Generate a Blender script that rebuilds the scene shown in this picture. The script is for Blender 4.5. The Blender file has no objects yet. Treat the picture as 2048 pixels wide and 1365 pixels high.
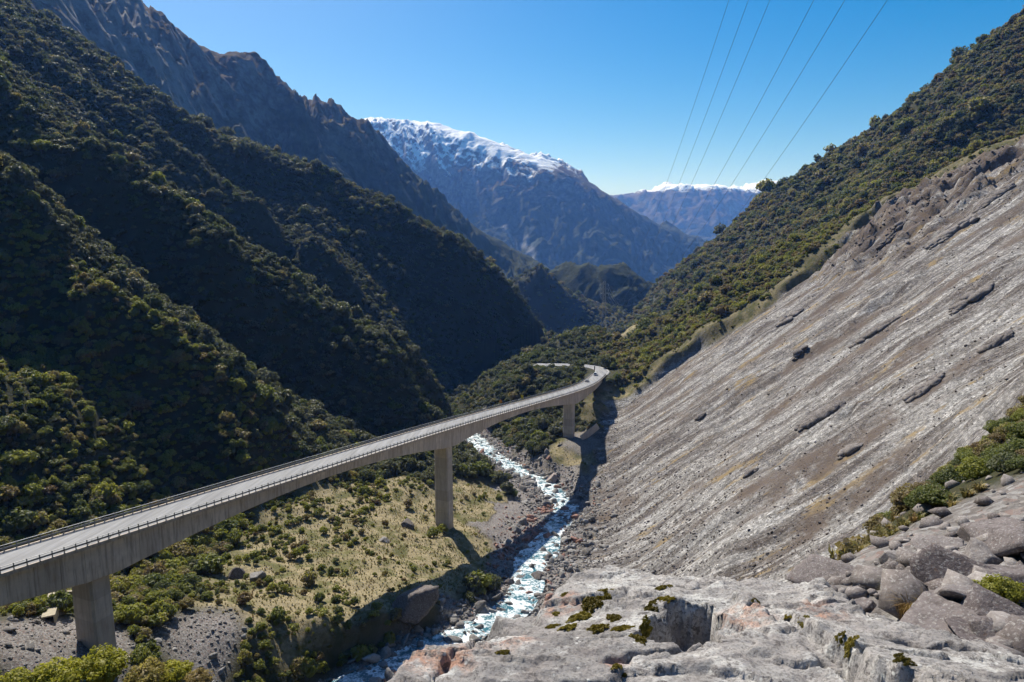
import bpy, bmesh, math, random
import numpy as np
from mathutils import Vector, Matrix
from mathutils.bvhtree import BVHTree

S = bpy.context.scene
COL = S.collection
random.seed(7)
RNG = np.random.default_rng(7)

# ------------------------------------------------------------------ camera
W, H, F, TH = 2048.0, 1365.0, 1365.0, math.radians(9.0)
cam_d = bpy.data.cameras.new('camera')
cam_d.sensor_width = 36.0
cam_d.lens = 24.0
cam_d.clip_start = 0.1
cam_d.clip_end = 80000.0
cam = bpy.data.objects.new('camera', cam_d)
cam.location = (0, 0, 0)
cam.rotation_euler = (math.pi / 2 - TH, 0, 0)
COL.objects.link(cam)
S.camera = cam

# ------------------------------------------------------------------ sky and sun
SUN_AZ, SUN_EL = math.radians(-29.5), math.radians(47.5)       # azimuth from the view direction (+Y), to the left
world = bpy.data.worlds.new('World')
S.world = world
world.use_nodes = True
wn, wl = world.node_tree.nodes, world.node_tree.links
wn.clear()
sky = wn.new('ShaderNodeTexSky')
sky.sky_type = 'NISHITA'
sky.sun_disc = False
sky.sun_elevation = SUN_EL
sky.sun_rotation = SUN_AZ
sky.altitude = 900
sky.air_density = 1.0
sky.dust_density = 1.6
sky.ozone_density = 2.2
hsv = wn.new('ShaderNodeHueSaturation')
hsv.inputs['Saturation'].default_value = 1.68
hsv.inputs['Hue'].default_value = 0.497
bg = wn.new('ShaderNodeBackground')
bg.inputs['Strength'].default_value = 0.072
wo = wn.new('ShaderNodeOutputWorld')
wl.new(sky.outputs[0], hsv.inputs['Color'])
wl.new(hsv.outputs[0], bg.inputs['Color'])
wl.new(bg.outputs[0], wo.inputs['Surface'])

sun_d = bpy.data.lights.new('sun', 'SUN')
sun_d.energy = 4.9
sun_d.angle = math.radians(0.53)
sun_d.color = (1.0, 0.955, 0.89)
sun = bpy.data.objects.new('sun', sun_d)
sdir = Vector((math.sin(SUN_AZ) * math.cos(SUN_EL), math.cos(SUN_AZ) * math.cos(SUN_EL), math.sin(SUN_EL)))
sun.rotation_euler = sdir.to_track_quat('Z', 'Y').to_euler()
sun.location = sdir * 500
COL.objects.link(sun)

S.view_settings.view_transform = 'Standard'
S.view_settings.look = 'None'
S.view_settings.exposure = 0.60
S.view_settings.gamma = 1.0
S.render.engine = 'CYCLES'
S.cycles.use_denoising = True
S.cycles.use_adaptive_sampling = True
S.cycles.adaptive_threshold = 0.02
S.cycles.max_bounces = 5
S.cycles.diffuse_bounces = 2
S.cycles.glossy_bounces = 2
S.cycles.transmission_bounces = 2
S.cycles.volume_bounces = 1
S.cycles.transparent_max_bounces = 4
S.cycles.caustics_reflective = False
S.cycles.caustics_refractive = False


# ------------------------------------------------------------------ pixel -> point helpers
def ray(px, py):
    px = np.asarray(px, float)
    py = np.asarray(py, float)
    a = (px - W / 2) / F
    b = -(py - H / 2) / F
    c, s = math.cos(TH), math.sin(TH)
    return np.stack([a + 0 * b, c + b * s, -s + b * c], -1)


def atY(px, py, Y):
    r = ray(px, py)
    return r * (np.asarray(Y, float) / r[..., 1])[..., None]


def proj(p):
    p = np.asarray(p, float)
    c, s = math.cos(TH), math.sin(TH)
    d = p[..., 1] * c - p[..., 2] * s
    u = p[..., 1] * s + p[..., 2] * c
    d = np.where(np.abs(d) < 1e-6, 1e-6, d)
    return W / 2 + F * p[..., 0] / d, H / 2 - F * u / d, d


# ------------------------------------------------------------------ noise and interpolation
def _hash(ix, iy, seed):
    h = (ix.astype(np.int64) * 374761393 + iy.astype(np.int64) * 668265263 + seed * 974634777) & 0x7fffffff
    h = ((h ^ (h >> 13)) * 1274126177) & 0x7fffffff
    return (h ^ (h >> 16)) & 0x7fffffff


def perlin(x, y, seed=0):
    x = np.asarray(x, float)
    y = np.asarray(y, float)
    ix, iy = np.floor(x), np.floor(y)
    fx, fy = x - ix, y - iy
    u = fx * fx * fx * (fx * (fx * 6 - 15) + 10)
    v = fy * fy * fy * (fy * (fy * 6 - 15) + 10)

    def g(ox, oy):
        a = _hash(ix + ox, iy + oy, seed) * (2 * math.pi / 0x7fffffff)
        return np.cos(a) * (fx - ox) + np.sin(a) * (fy - oy)
    n0 = g(0, 0) * (1 - u) + g(1, 0) * u
    n1 = g(0, 1) * (1 - u) + g(1, 1) * u
    return (n0 * (1 - v) + n1 * v) * 1.5


def fbm(x, y, oct=4, seed=0, gain=0.5, ridged=False):
    t, a, f = 0.0, 1.0, 1.0
    for i in range(oct):
        n = perlin(x * f + 17.3 * i, y * f - 9.1 * i, seed + i)
        if ridged:
            n = 1 - 2 * np.abs(n)
        t = t + a * n
        a *= gain
        f *= 2.03
    return t


def smooth(e0, e1, x):
    t = np.clip((x - e0) / (e1 - e0), 0, 1)
    return t * t * (3 - 2 * t)


class RBF:
    """height from scattered control points (linear kernel + plane)"""

    def __init__(self, pts, scale=(1.0, 1.0), eps=0.0):
        p = np.asarray(pts, float)
        self.sc = np.array(scale)
        self.xy = p[:, :2] * self.sc
        z = p[:, 2]
        n = len(p)
        A = np.zeros((n + 3, n + 3))
        d = np.sqrt(((self.xy[:, None] - self.xy[None]) ** 2).sum(-1) + eps * eps)
        A[:n, :n] = -d - 1e-6 * np.eye(n)
        A[:n, n] = 1
        A[:n, n + 1:] = self.xy
        A[n:, :n] = A[:n, n:].T
        self.w = np.linalg.lstsq(A, np.concatenate([z, [0, 0, 0]]), rcond=None)[0]
        self.eps = eps

    def __call__(self, x, y):
        x = np.asarray(x, float)
        shp = x.shape
        q = np.stack([x.ravel(), np.asarray(y, float).ravel()], -1) * self.sc
        out = np.empty(len(q))
        n = len(self.xy)
        for i in range(0, len(q), 20000):
            b = q[i:i + 20000]
            d = np.sqrt((b[:, 0:1] - self.xy[:, 0]) ** 2 + (b[:, 1:2] - self.xy[:, 1]) ** 2 + self.eps ** 2)
            out[i:i + 20000] = -d @ self.w[:n] + self.w[n] + b @ self.w[n + 1:]
        return out.reshape(shp)


# ------------------------------------------------------------------ object helpers
def tag(o, label=None, cat=None, group=None, kind=None):
    if label:
        o['label'] = label
    if cat:
        o['category'] = cat
    if group:
        o['group'] = group
    if kind:
        o['kind'] = kind
    return o


def mesh_obj(name, verts, faces, mat, parent=None, smooth_shade=False):
    me = bpy.data.meshes.new(name)
    me.from_pydata([tuple(v) for v in verts], [], [tuple(f) for f in faces])
    me.materials.append(mat)
    if smooth_shade:
        me.polygons.foreach_set('use_smooth', np.ones(len(me.polygons), bool))
    me.update()
    o = bpy.data.objects.new(name, me)
    COL.objects.link(o)
    if parent:
        o.parent = parent
    return o


def fast_mesh(name, V, quads=None, tris=None, smooth_shade=True):
    """numpy arrays -> mesh"""
    me = bpy.data.meshes.new(name)
    V = np.ascontiguousarray(V, np.float32)
    me.vertices.add(len(V))
    me.vertices.foreach_set('co', V.ravel())
    fa = []
    tot = []
    if quads is not None and len(quads):
        fa.append(np.asarray(quads, np.int32).ravel())
        tot.append(np.full(len(quads), 4, np.int32))
    if tris is not None and len(tris):
        fa.append(np.asarray(tris, np.int32).ravel())
        tot.append(np.full(len(tris), 3, np.int32))
    idx = np.concatenate(fa)
    tot = np.concatenate(tot)
    me.loops.add(len(idx))
    me.loops.foreach_set('vertex_index', idx)
    me.polygons.add(len(tot))
    start = np.concatenate([[0], np.cumsum(tot)[:-1]]).astype(np.int32)
    me.polygons.foreach_set('loop_start', start)
    me.polygons.foreach_set('loop_total', tot)
    if smooth_shade:
        me.polygons.foreach_set('use_smooth', np.ones(len(tot), bool))
    me.update(calc_edges=True)
    me.validate()
    return me


def grid_quads(nx, ny):
    i = np.arange(nx - 1)[None, :] + nx * np.arange(ny - 1)[:, None]
    i = i.ravel()
    return np.stack([i, i + 1, i + nx + 1, i + nx], -1)


def link(name, me, mat=None, parent=None):
    if mat is not None and not me.materials:
        me.materials.append(mat)
    o = bpy.data.objects.new(name, me)
    COL.objects.link(o)
    if parent:
        o.parent = parent
    return o


def empty(name, loc=(0, 0, 0), rz=0.0):
    o = bpy.data.objects.new(name, None)
    o.empty_display_size = 0.5
    o.location = loc
    o.rotation_euler = (0, 0, rz)
    COL.objects.link(o)
    return o


def set_attr(me, name, arr, kind='FLOAT'):
    if kind == 'FLOAT':
        a = me.attributes.new(name, 'FLOAT', 'POINT')
        a.data.foreach_set('value', np.ascontiguousarray(arr, np.float32).ravel())
    else:
        a = me.attributes.new(name, 'FLOAT_COLOR', 'POINT')
        arr = np.asarray(arr, np.float32)
        c = np.ones((len(arr), 4), np.float32)
        c[:, :arr.shape[1]] = arr
        a.data.foreach_set('color', c.ravel())


def box_vf(x0, x1, y0, y1, z0, z1):
    v = [(x0, y0, z0), (x1, y0, z0), (x1, y1, z0), (x0, y1, z0), (x0, y0, z1), (x1, y0, z1), (x1, y1, z1), (x0, y1, z1)]
    f = [(0, 3, 2, 1), (4, 5, 6, 7), (0, 1, 5, 4), (1, 2, 6, 5), (2, 3, 7, 6), (3, 0, 4, 7)]
    return v, f


class MB:
    """collects boxes, bars and prisms into one mesh"""

    def __init__(self):
        self.v, self.f = [], []

    def add(self, v, f):
        n = len(self.v)
        self.v += [tuple(p) for p in v]
        self.f += [tuple(i + n for i in q) for q in f]
        return self

    def box(self, *a):
        return self.add(*box_vf(*a))

    def bar(self, a, b, w, h=None, up=(0, 0, 1)):
        a, b = Vector(a), Vector(b)
        h = h or w
        d = (b - a).normalized()
        u = Vector(up)
        if abs(d.dot(u)) > 0.98:
            u = Vector((1, 0, 0))
        s = d.cross(u).normalized() * (w / 2)
        t = s.cross(d).normalized() * (h / 2)
        v = [a - s - t, a + s - t, a + s + t, a - s + t, b - s - t, b + s - t, b + s + t, b - s + t]
        return self.add(v, [(0, 3, 2, 1), (4, 5, 6, 7), (0, 1, 5, 4), (1, 2, 6, 5), (2, 3, 7, 6), (3, 0, 4, 7)])

    def build(self, name, mat, parent=None, smooth_shade=False):
        return mesh_obj(name, self.v, self.f, mat, parent, smooth_shade)


# ------------------------------------------------------------------ node helpers
class NT:
    def __init__(self, name):
        self.m = bpy.data.materials.new(name)
        self.m.use_nodes = True
        self.t = self.m.node_tree
        self.t.nodes.clear()
        self.out = self.t.nodes.new('ShaderNodeOutputMaterial')

    def n(self, typ, **kw):
        nd = self.t.nodes.new(typ)
        for k, v in kw.items():
            setattr(nd, k, v)
        return nd

    def l(self, a, b):
        self.t.links.new(a, b)

    def val(self, x, sock):
        if hasattr(x, 'is_linked') or hasattr(x, 'links'):
            self.l(x, sock)
        else:
            sock.default_value = x

    def noise(self, vec, scale, detail=4, rough=0.55, dist=0.0, out=0):
        nd = self.n('ShaderNodeTexNoise')
        nd.inputs['Scale'].default_value = scale
        nd.inputs['Detail'].default_value = detail
        nd.inputs['Roughness'].default_value = rough
        nd.inputs['Distortion'].default_value = dist
        self.l(vec, nd.inputs['Vector'])
        return nd.outputs[out]

    def voro(self, vec, scale, feature='F1', out='Distance'):
        nd = self.n('ShaderNodeTexVoronoi', feature=feature)
        nd.inputs['Scale'].default_value = scale
        self.l(vec, nd.inputs['Vector'])
        return nd.outputs[out]

    def ramp(self, fac, stops, interp='LINEAR'):
        nd = self.n('ShaderNodeValToRGB')
        nd.color_ramp.interpolation = interp
        e = nd.color_ramp.elements
        while len(e) < len(stops):
            e.new(0.5)
        for k, (p, c) in enumerate(stops):
            e[k].position = p
            e[k].color = (c, c, c, 1) if isinstance(c, (int, float)) else (*c, 1)
        self.l(fac, nd.inputs[0])
        return nd.outputs[0]

    def mix(self, fac, a, b, mode='MIX'):
        nd = self.n('ShaderNodeMix', data_type='RGBA', blend_type=mode)
        self.val(fac, nd.inputs[0])
        for x, i in ((a, 6), (b, 7)):
            if isinstance(x, tuple):
                nd.inputs[i].default_value = (*x, 1)
            else:
                self.l(x, nd.inputs[i])
        return nd.outputs[2]

    def math(self, op, a, b=0.0, clamp=False):
        nd = self.n('ShaderNodeMath', operation=op, use_clamp=clamp)
        self.val(a, nd.inputs[0])
        self.val(b, nd.inputs[1])
        return nd.outputs[0]

    def attr(self, name, out='Fac', typ='GEOMETRY'):
        nd = self.n('ShaderNodeAttribute', attribute_name=name, attribute_type=typ)
        return nd.outputs[out]

    def pos(self):
        return self.n('ShaderNodeNewGeometry').outputs['Position']

    def obj(self):
        return self.n('ShaderNodeTexCoord').outputs['Object']

    def scale(self, vec, s, rot=(0, 0, 0)):
        nd = self.n('ShaderNodeMapping')
        nd.inputs['Scale'].default_value = s
        nd.inputs['Rotation'].default_value = rot
        self.l(vec, nd.inputs['Vector'])
        return nd.outputs[0]

    def bump(self, h, strength=0.5, dist=0.1, normal=None):
        nd = self.n('ShaderNodeBump')
        nd.inputs['Strength'].default_value = strength
        nd.inputs['Distance'].default_value = dist
        self.l(h, nd.inputs['Height'])
        if normal is not None:
            self.l(normal, nd.inputs['Normal'])
        return nd.outputs[0]

    def principled(self, color, rough=0.85, normal=None, spec=0.3, metal=0.0):
        p = self.n('ShaderNodeBsdfPrincipled')
        if isinstance(color, tuple):
            p.inputs['Base Color'].default_value = (*color, 1)
        else:
            self.l(color, p.inputs['Base Color'])
        self.val(rough, p.inputs['Roughness'])
        p.inputs['Specular IOR Level'].default_value = spec
        p.inputs['Metallic'].default_value = metal
        if normal is not None:
            self.l(normal, p.inputs['Normal'])
        self.l(p.outputs[0], self.out.inputs['Surface'])
        return p


def plain(name, color, rough=0.7, metal=0.0, spec=0.3, var=0.12, scale=3.0):
    t = NT(name)
    c = t.noise(t.pos(), scale, 5, 0.6)
    col = t.mix(t.ramp(c, [(0.3, 0.0), (0.7, 1.0)]), tuple(x * (1 - var) for x in color), tuple(min(1, x * (1 + var)) for x in color))
    t.principled(col, rough, None, spec, metal)
    return t.m

# ================================================================== TERRAIN
def interp(y, xs, vs):
    return np.interp(y, xs, vs)


RIVER = np.array([(-46, 104, -97), (-43, 124, -100), (-36, 142, -102), (-20, 158, -104), (-4, 176, -107.5), (4, 195, -110), (6, 218, -112),
                  (16, 250, -115), (24, 285, -119), (17, 318, -121.5), (0, 350, -124), (-15, 390, -128), (-24, 430, -133),
                  (-45, 500, -139), (-60, 590, -147), (-40, 680, -153), (10, 760, -159), (70, 850, -165), (125, 1000, -173), (175, 1150, -181),
                  (215, 1300, -189), (250, 1450, -197), (290, 1650, -206)], float)

FY = [60, 100, 150, 200, 240, 300, 421, 600, 800, 1000, 1300, 1600]
FX = [-150, -128, -114, -103, -88, -62, -42, -78, -20, 70, 150, 230]
FZ = [-55, -66, -82, -92, -96, -106, -118, -141, -154, -162, -178, -196]


def wallL(x, y):
    d = np.interp(y, FY, FX) - x
    return np.interp(y, FY, FZ) + 0.84 * d - 0.00012 * np.clip(d, 0, 600) ** 2


def spur_f(amp, taper=130.0):
    def f(x, y):
        d = np.interp(y, FY, FX) - x
        return wallL(x, y) + amp * np.clip(d / taper, 0.12, 1.0)
    return f


def scree(x, y):
    return -114.4 + 0.70 * x - 0.095 * y


def hit(px, py, f, amp=0.0, y0=60.0, y1=3000.0):
    r = ray(px, py)
    r = r / r[1]
    ys = np.arange(y0, y1, 1.0)
    g = r[2] * ys - (f(r[0] * ys, ys) + amp)
    k = np.argmax(g < 0)
    if not (g < 0).any():
        k = len(ys) - 1
    return r * ys[k]


CP = []                                         # control points of the near valley


def pxY(lst):
    for px, py, Y in lst:
        CP.append(atY(px, py, Y))


def xyz(lst):
    for p in lst:
        CP.append(np.array(p, float))


# river bed and its gravel margins
for k, (x, y, z) in enumerate(RIVER):
    CP.append(np.array((x, y, z - 0.6)))
    a = RIVER[min(k + 1, len(RIVER) - 1)] - RIVER[max(k - 1, 0)]
    a = a[:2] / np.hypot(*a[:2])
    nrm = np.array((a[1], -a[0]))
    for s in (-1, 1):
        w = 7 if y < 420 else 9
        CP.append(np.array((x + s * w * nrm[0], y + s * w * nrm[1], z + 0.5)))

# left wall: spur crests (polylines read from the picture, each at its own distance down the valley)
SPURS = [   # half width of the crest band, depth of the gully before it, [(px, py, Y)]
    (0, 14, [(-140, 745, 186), (0, 800, 195), (90, 812, 205), (170, 845, 210), (260, 895, 214), (340, 930, 219), (405, 962, 223)]),
    (22, 24, [(-120, 240, 292), (0, 338, 286), (71, 395, 282), (157, 500, 274), (224, 581, 268), (267, 633, 266), (343, 662, 266), (443, 729, 264), (505, 800, 262), (548, 865, 258)]),
    (26, 34, [(-150, 50, 430), (0, 150, 420), (85, 222, 414), (171, 280, 410), (239, 308, 408), (290, 342, 405), (359, 393, 402), (410, 441, 400), (476, 476, 402), (548, 524, 405), (619, 567, 408), (690, 624, 412), (786, 676, 416), (857, 752, 420), (897, 808, 424)]),
    (22, 40, [(90, 40, 720), (180, 102, 725), (250, 150, 730), (290, 195, 735), (420, 260, 745), (600, 330, 765), (750, 400, 780), (850, 460, 785), (930, 500, 785), (1000, 555, 795), (1050, 610, 810), (1090, 672, 830)]),
]
crest_pts = []
for bw_, gd_, pl in SPURS:
    line = [atY(*q) for q in pl]
    dense = []
    for a_, b_ in zip(line[:-1], line[1:]):
        n = max(1, int(np.linalg.norm(b_ - a_) / 32))
        dense += [a_ + (b_ - a_) * t / n for t in range(n)]
    dense.append(line[-1])
    crest_pts.append(np.array(dense))
allc = np.concatenate(crest_pts)
CP += list(allc)
# lit shelf behind the nearest crest, up to the foot of the shaded face of the second spur
for px, py, Y in ((-100, 590, 232), (0, 622, 236), (130, 690, 240), (250, 762, 240), (330, 805, 238), (420, 853, 236), (490, 893, 235)):
    CP.append(atY(px, py, Y))
# minor crest between the third and the last
pxY([(230, 215, 600), (330, 285, 600), (420, 345, 600), (530, 425, 590), (600, 495, 580), (690, 580, 575), (770, 655, 570)])
# ground falls away behind the skyline of the forest
for p in crest_pts[3]:
    for k, dz in ((1.10, -14), (1.3, -70), (1.7, -190)):
        CP.append(np.array((p[0] * k, p[1] * k, p[2] * k + dz * (p[1] / 600))))
for si, ((bw_, gd_, _), ln) in enumerate(zip(SPURS, crest_pts)):
    for j_, p in enumerate(ln):
        if bw_ and j_ % 2 == 0 and j_ < len(ln) - 2:
            CP.append(np.array((p[0] + 2, p[1] - (bw_ + 7 * math.sin(j_ * 1.7)), p[2] - 2.5)))
        if si in (1, 2) and j_ < len(ln) - 1:
            for dx, dy, dz in ((6, -62, -gd_), (8, -84, -0.8 * gd_), (-6, 42, -12)):
                q = np.array((p[0] + dx, p[1] + dy, 0.0))
                d_ = float(np.interp(q[1], FY, FX) - q[0])
                q[2] = min(wallL(q[0], q[1]) + dz * min(1.0, max(0.1, d_ / 90)), p[2] - 14)
                if d_ > 10 and np.hypot(allc[:, 0] - q[0], allc[:, 1] - q[1]).min() > 34:
                    CP.append(q)
# foot of the steep dark face of the last spur, above the gorge
pxY([(912, 806, 596), (950, 776, 640), (1000, 730, 668), (1060, 694, 712), (1100, 680, 770)])
xyz([(-130, 560, -112), (-190, 580, -70), (-250, 640, -20), (-310, 660, 40), (-120, 480, -100), (-180, 480, -48), (-240, 490, 2), (-300, 500, 52), (-360, 520, 100)])
# foot of the left wall
for y in (90, 120, 150, 180, 210, 240, 275, 310, 360, 410, 460, 520, 950, 1050, 1150):
    x = np.interp(y, FY, FX)
    CP.append(np.array((x, y, np.interp(y, FY, FZ))))
# high and far left, outside the spurs
for x, y in ((-420, 150), (-330, 60), (-230, 60), (-330, 160), (-600, 380), (60, 1500), (-650, 200)):
    CP.append(np.array((x, y, wallL(x, y))))

# terrace under the viaduct
xyz([(-76, 115, -75.5), (-82, 128, -78), (-67, 131, -84.5), (-95, 118, -70.5), (-88, 100, -68), (-70, 100, -80), (-62, 108, -88), (-100, 90, -60), (-75, 85, -84), (-60, 90, -91),
     (-65, 157, -89.5), (-85, 160, -87), (-52, 157, -92.5), (-33, 160, -95.5), (-38, 172, -95.8), (-45, 150, -92.5), (-27, 172, -98.5), (-41, 163, -95), (-52, 205, -98.5), (-39, 189, -99), (-76, 235, -95.5), (-60, 225, -99),
     (-46, 270, -102), (-24.5, 238, -107), (-16, 240, -107.5), (-30, 222, -105), (-22, 212, -105.5), (-14, 228, -107.8), (-20, 262, -108), (-10, 280, -112), (-30, 290, -107), (0, 262, -113.2),
     (-3, 232, -112.3), (-8, 214, -111), (-26, 186, -101.5), (-17, 200, -106), (-58, 139, -88), (-33, 150, -100), (-23, 165, -102), (-45, 300, -106), (-30, 330, -112), (-35, 360, -117)])
# right bank under the third pier, the knoll and the road bench
xyz([(35, 356, -110), (38, 345, -110.5), (28, 352, -110.5), (22, 340, -114), (44, 362, -108), (30, 372, -111), (15, 380, -116), (5, 400, -120), (25, 400, -112), (48, 400, -104),
     (45, 420, -101), (20, 430, -110), (0, 440, -120), (62, 430, -98), (36, 300, -116), (40, 322, -112.5), (34, 270, -115)])
pxY([(1212, 762, 438), (1110, 748, 468), (1060, 752, 468), (1040, 770, 450), (985, 790, 462), (1000, 765, 480), (960, 790, 490), (1150, 742, 470), (1226, 742, 470), (1170, 738, 490), (1110, 737, 497), (1050, 742, 500), (1020, 745, 520),
     (938, 812, 500), (928, 850, 470), (925, 835, 490), (975, 745, 540), (1000, 738, 570), (1050, 712, 600), (1100, 694, 630), (1160, 680, 650), (1210, 668, 665), (1240, 676, 640),
     (1060, 722, 560), (1130, 715, 560), (1200, 705, 560), (1240, 690, 590)])
xyz([(-42, 560, -141), (-28, 620, -140), (10, 690, -138), (70, 760, -138), (120, 830, -145), (150, 920, -155), (200, 1010, -155)])

# the scree plane on the right
for x, y in ((34, 236), (34, 200), (48, 215), (42, 300), (46, 330), (58, 380), (70, 330), (70, 260), (70, 190), (95, 150), (100, 230), (100, 310), (100, 380), (135, 200), (135, 290), (135, 370),
             (170, 180), (170, 260), (170, 340), (170, 400), (205, 220), (205, 300), (205, 370), (205, 425), (245, 260), (245, 340), (240, 410), (275, 300), (285, 370), (64, 400), (86, 412), (118, 420), (155, 398), (60, 180)):
    CP.append(np.array((x, y, scree(x, y))))
xyz([(28, 205, -110.4), (22, 222, -111.6), (30, 180, -107), (20, 165, -104.5), (45, 170, -98)])
# vegetated edge beyond the scree, and the crest over it
pxY([(1235, 790, 432), (1300, 748, 432), (1350, 712, 436), (1400, 682, 438), (1470, 650, 425), (1550, 606, 412), (1620, 556, 425), (1700, 486, 440), (1760, 435, 460), (1810, 392, 480), (1900, 352, 470), (2048, 300, 420), (2150, 250, 410)])
pxY([(1260, 655, 640), (1300, 637, 620), (1400, 583, 560), (1480, 548, 530), (1550, 508, 500), (1640, 468, 495), (1720, 436, 500), (1810, 385, 500), (1930, 335, 500), (2048, 290, 470), (1300, 690, 520), (1400, 630, 480)])
for x, y in ((120, 700), (200, 640), (260, 640), (330, 640), (400, 640), (480, 600)):
    CP.append(np.array((x, y, scree(x, y) * 1.0 - 40 + 0.02 * (y - 400))))
for px, py, Y in ((1400, 583, 560), (1480, 548, 530), (1550, 508, 500), (1640, 468, 495), (1720, 436, 500), (1810, 385, 500), (1930, 335, 500), (2048, 290, 470)):
    q = atY(px, py, Y) * 1.16
    CP.append(q + np.array((0, 0, -42.0)))
# the further right-hand ridge
pxY([(2200, -90, 740), (2048, 25, 760), (1960, 95, 790), (1880, 165, 820), (1790, 235, 850), (1700, 300, 900), (1600, 357, 980), (1530, 398, 1060), (1400, 507, 1200), (1300, 578, 1330), (1240, 645, 1300)])
pxY([(1980, 180, 700), (1870, 280, 720), (1780, 330, 730), (1700, 380, 780), (1560, 455, 860), (1430, 545, 960), (1330, 610, 1050), (1750, 400, 640), (1900, 250, 660)])
pxY([(2020, 90, 735), (1900, 200, 760)])
xyz([(560, 900, 170), (620, 760, 215), (560, 1100, 90), (480, 1300, 20), (420, 1500, -60), (640, 400, 330), (520, 300, 235), (420, 180, 165), (340, 90, 118), (640, 150, 330)])

# the spur the camera stands on
xyz([(0, 0, -2.0), (-6, 0, -2.6), (8, 0, -1.2), (0, -25, 2), (-20, -25, -6), (25, -25, 12), (30, 5, 6), (60, 20, 16), (60, -25, 35), (-25, 0, -14), (-40, -20, -14), (-60, 0, -34), (-100, 0, -40), (-100, 40, -56), (-140, 0, -20),
     (-3, 4.5, -5), (-6, 8, -9), (0, 7, -7.5), (3, 9.5, -9.5), (-9, 14, -12), (-4, 20, -20), (3, 20, -21), (-20, 20, -20), (-30, 40, -42), (-10, 40, -42), (6, 40, -42), (14, 40, -36),
     (-40, 70, -76), (-20, 70, -70), (5, 75, -72), (30, 75, -62), (-40, 100, -98), (-15, 105, -94), (15, 110, -92), (45, 110, -78), (-20, 128, -99), (5, 140, -101), (30, 145, -97), (-45, 118, -100),
     (5, 3, -2.6), (8, 4, -3.4), (7, 8, -5.2), (5, 10.5, -6.6)])
pxY([(1700, 1180, 11), (1620, 1185, 13), (1800, 1180, 11), (1900, 1200, 10), (2048, 1180, 11), (2048, 1365, 5.0), (1900, 1100, 18), (2048, 1062, 20), (1800, 1135, 17), (1640, 1155, 24), (1720, 1105, 34), (1800, 1050, 38),
     (1860, 985, 46), (1950, 905, 52), (2048, 830, 55), (2150, 760, 58), (1950, 1010, 36), (2048, 960, 34), (2200, 900, 36), (2200, 1060, 18)])
xyz([(22, 48, -30), (34, 62, -34), (45, 75, -34), (62, 66, -18), (80, 80, -10), (70, 100, -46), (95, 110, -28), (120, 130, -12), (130, 90, 20)])

CP = np.array(CP)
base_h = RBF(CP, eps=3.0)


def dist_poly(x, y, P):
    """distance to a plan polyline and the z of the nearest point"""
    best = np.full(np.shape(x), 1e9)
    bz = np.zeros(np.shape(x))
    for a, b in zip(P[:-1], P[1:]):
        d = b[:2] - a[:2]
        L2 = d @ d
        t = np.clip(((x - a[0]) * d[0] + (y - a[1]) * d[1]) / L2, 0, 1)
        q = np.hypot(x - a[0] - t * d[0], y - a[1] - t * d[1])
        k = q < best
        best = np.where(k, q, best)
        bz = np.where(k, a[2] + t * (b[2] - a[2]), bz)
    return best, bz


SCREE_POLY = np.array([(18, 180), (22, 240), (34, 300), (42, 345), (56, 402), (63, 412), (88, 417), (118, 424), (150, 404), (200, 428), (232, 448), (262, 470), (300, 420), (330, 330), (330, 150), (200, 80), (110, 95), (60, 130), (36, 160)], float)


def in_poly(x, y, P):
    r = np.zeros(np.shape(x), bool)
    n = len(P)
    for i in range(n):
        x0, y0 = P[i]
        x1, y1 = P[(i + 1) % n]
        c = ((y0 > y) != (y1 > y)) & (x < (x1 - x0) * (y - y0) / (y1 - y0 + 1e-12) + x0)
        r ^= c
    return r


def poly_sd(x, y, P):
    Q = np.concatenate([P, P[:1]])
    d, _ = dist_poly(x, y, np.column_stack([Q, np.zeros(len(Q))]))
    return np.where(in_poly(x, y, P), d, -d)


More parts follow.
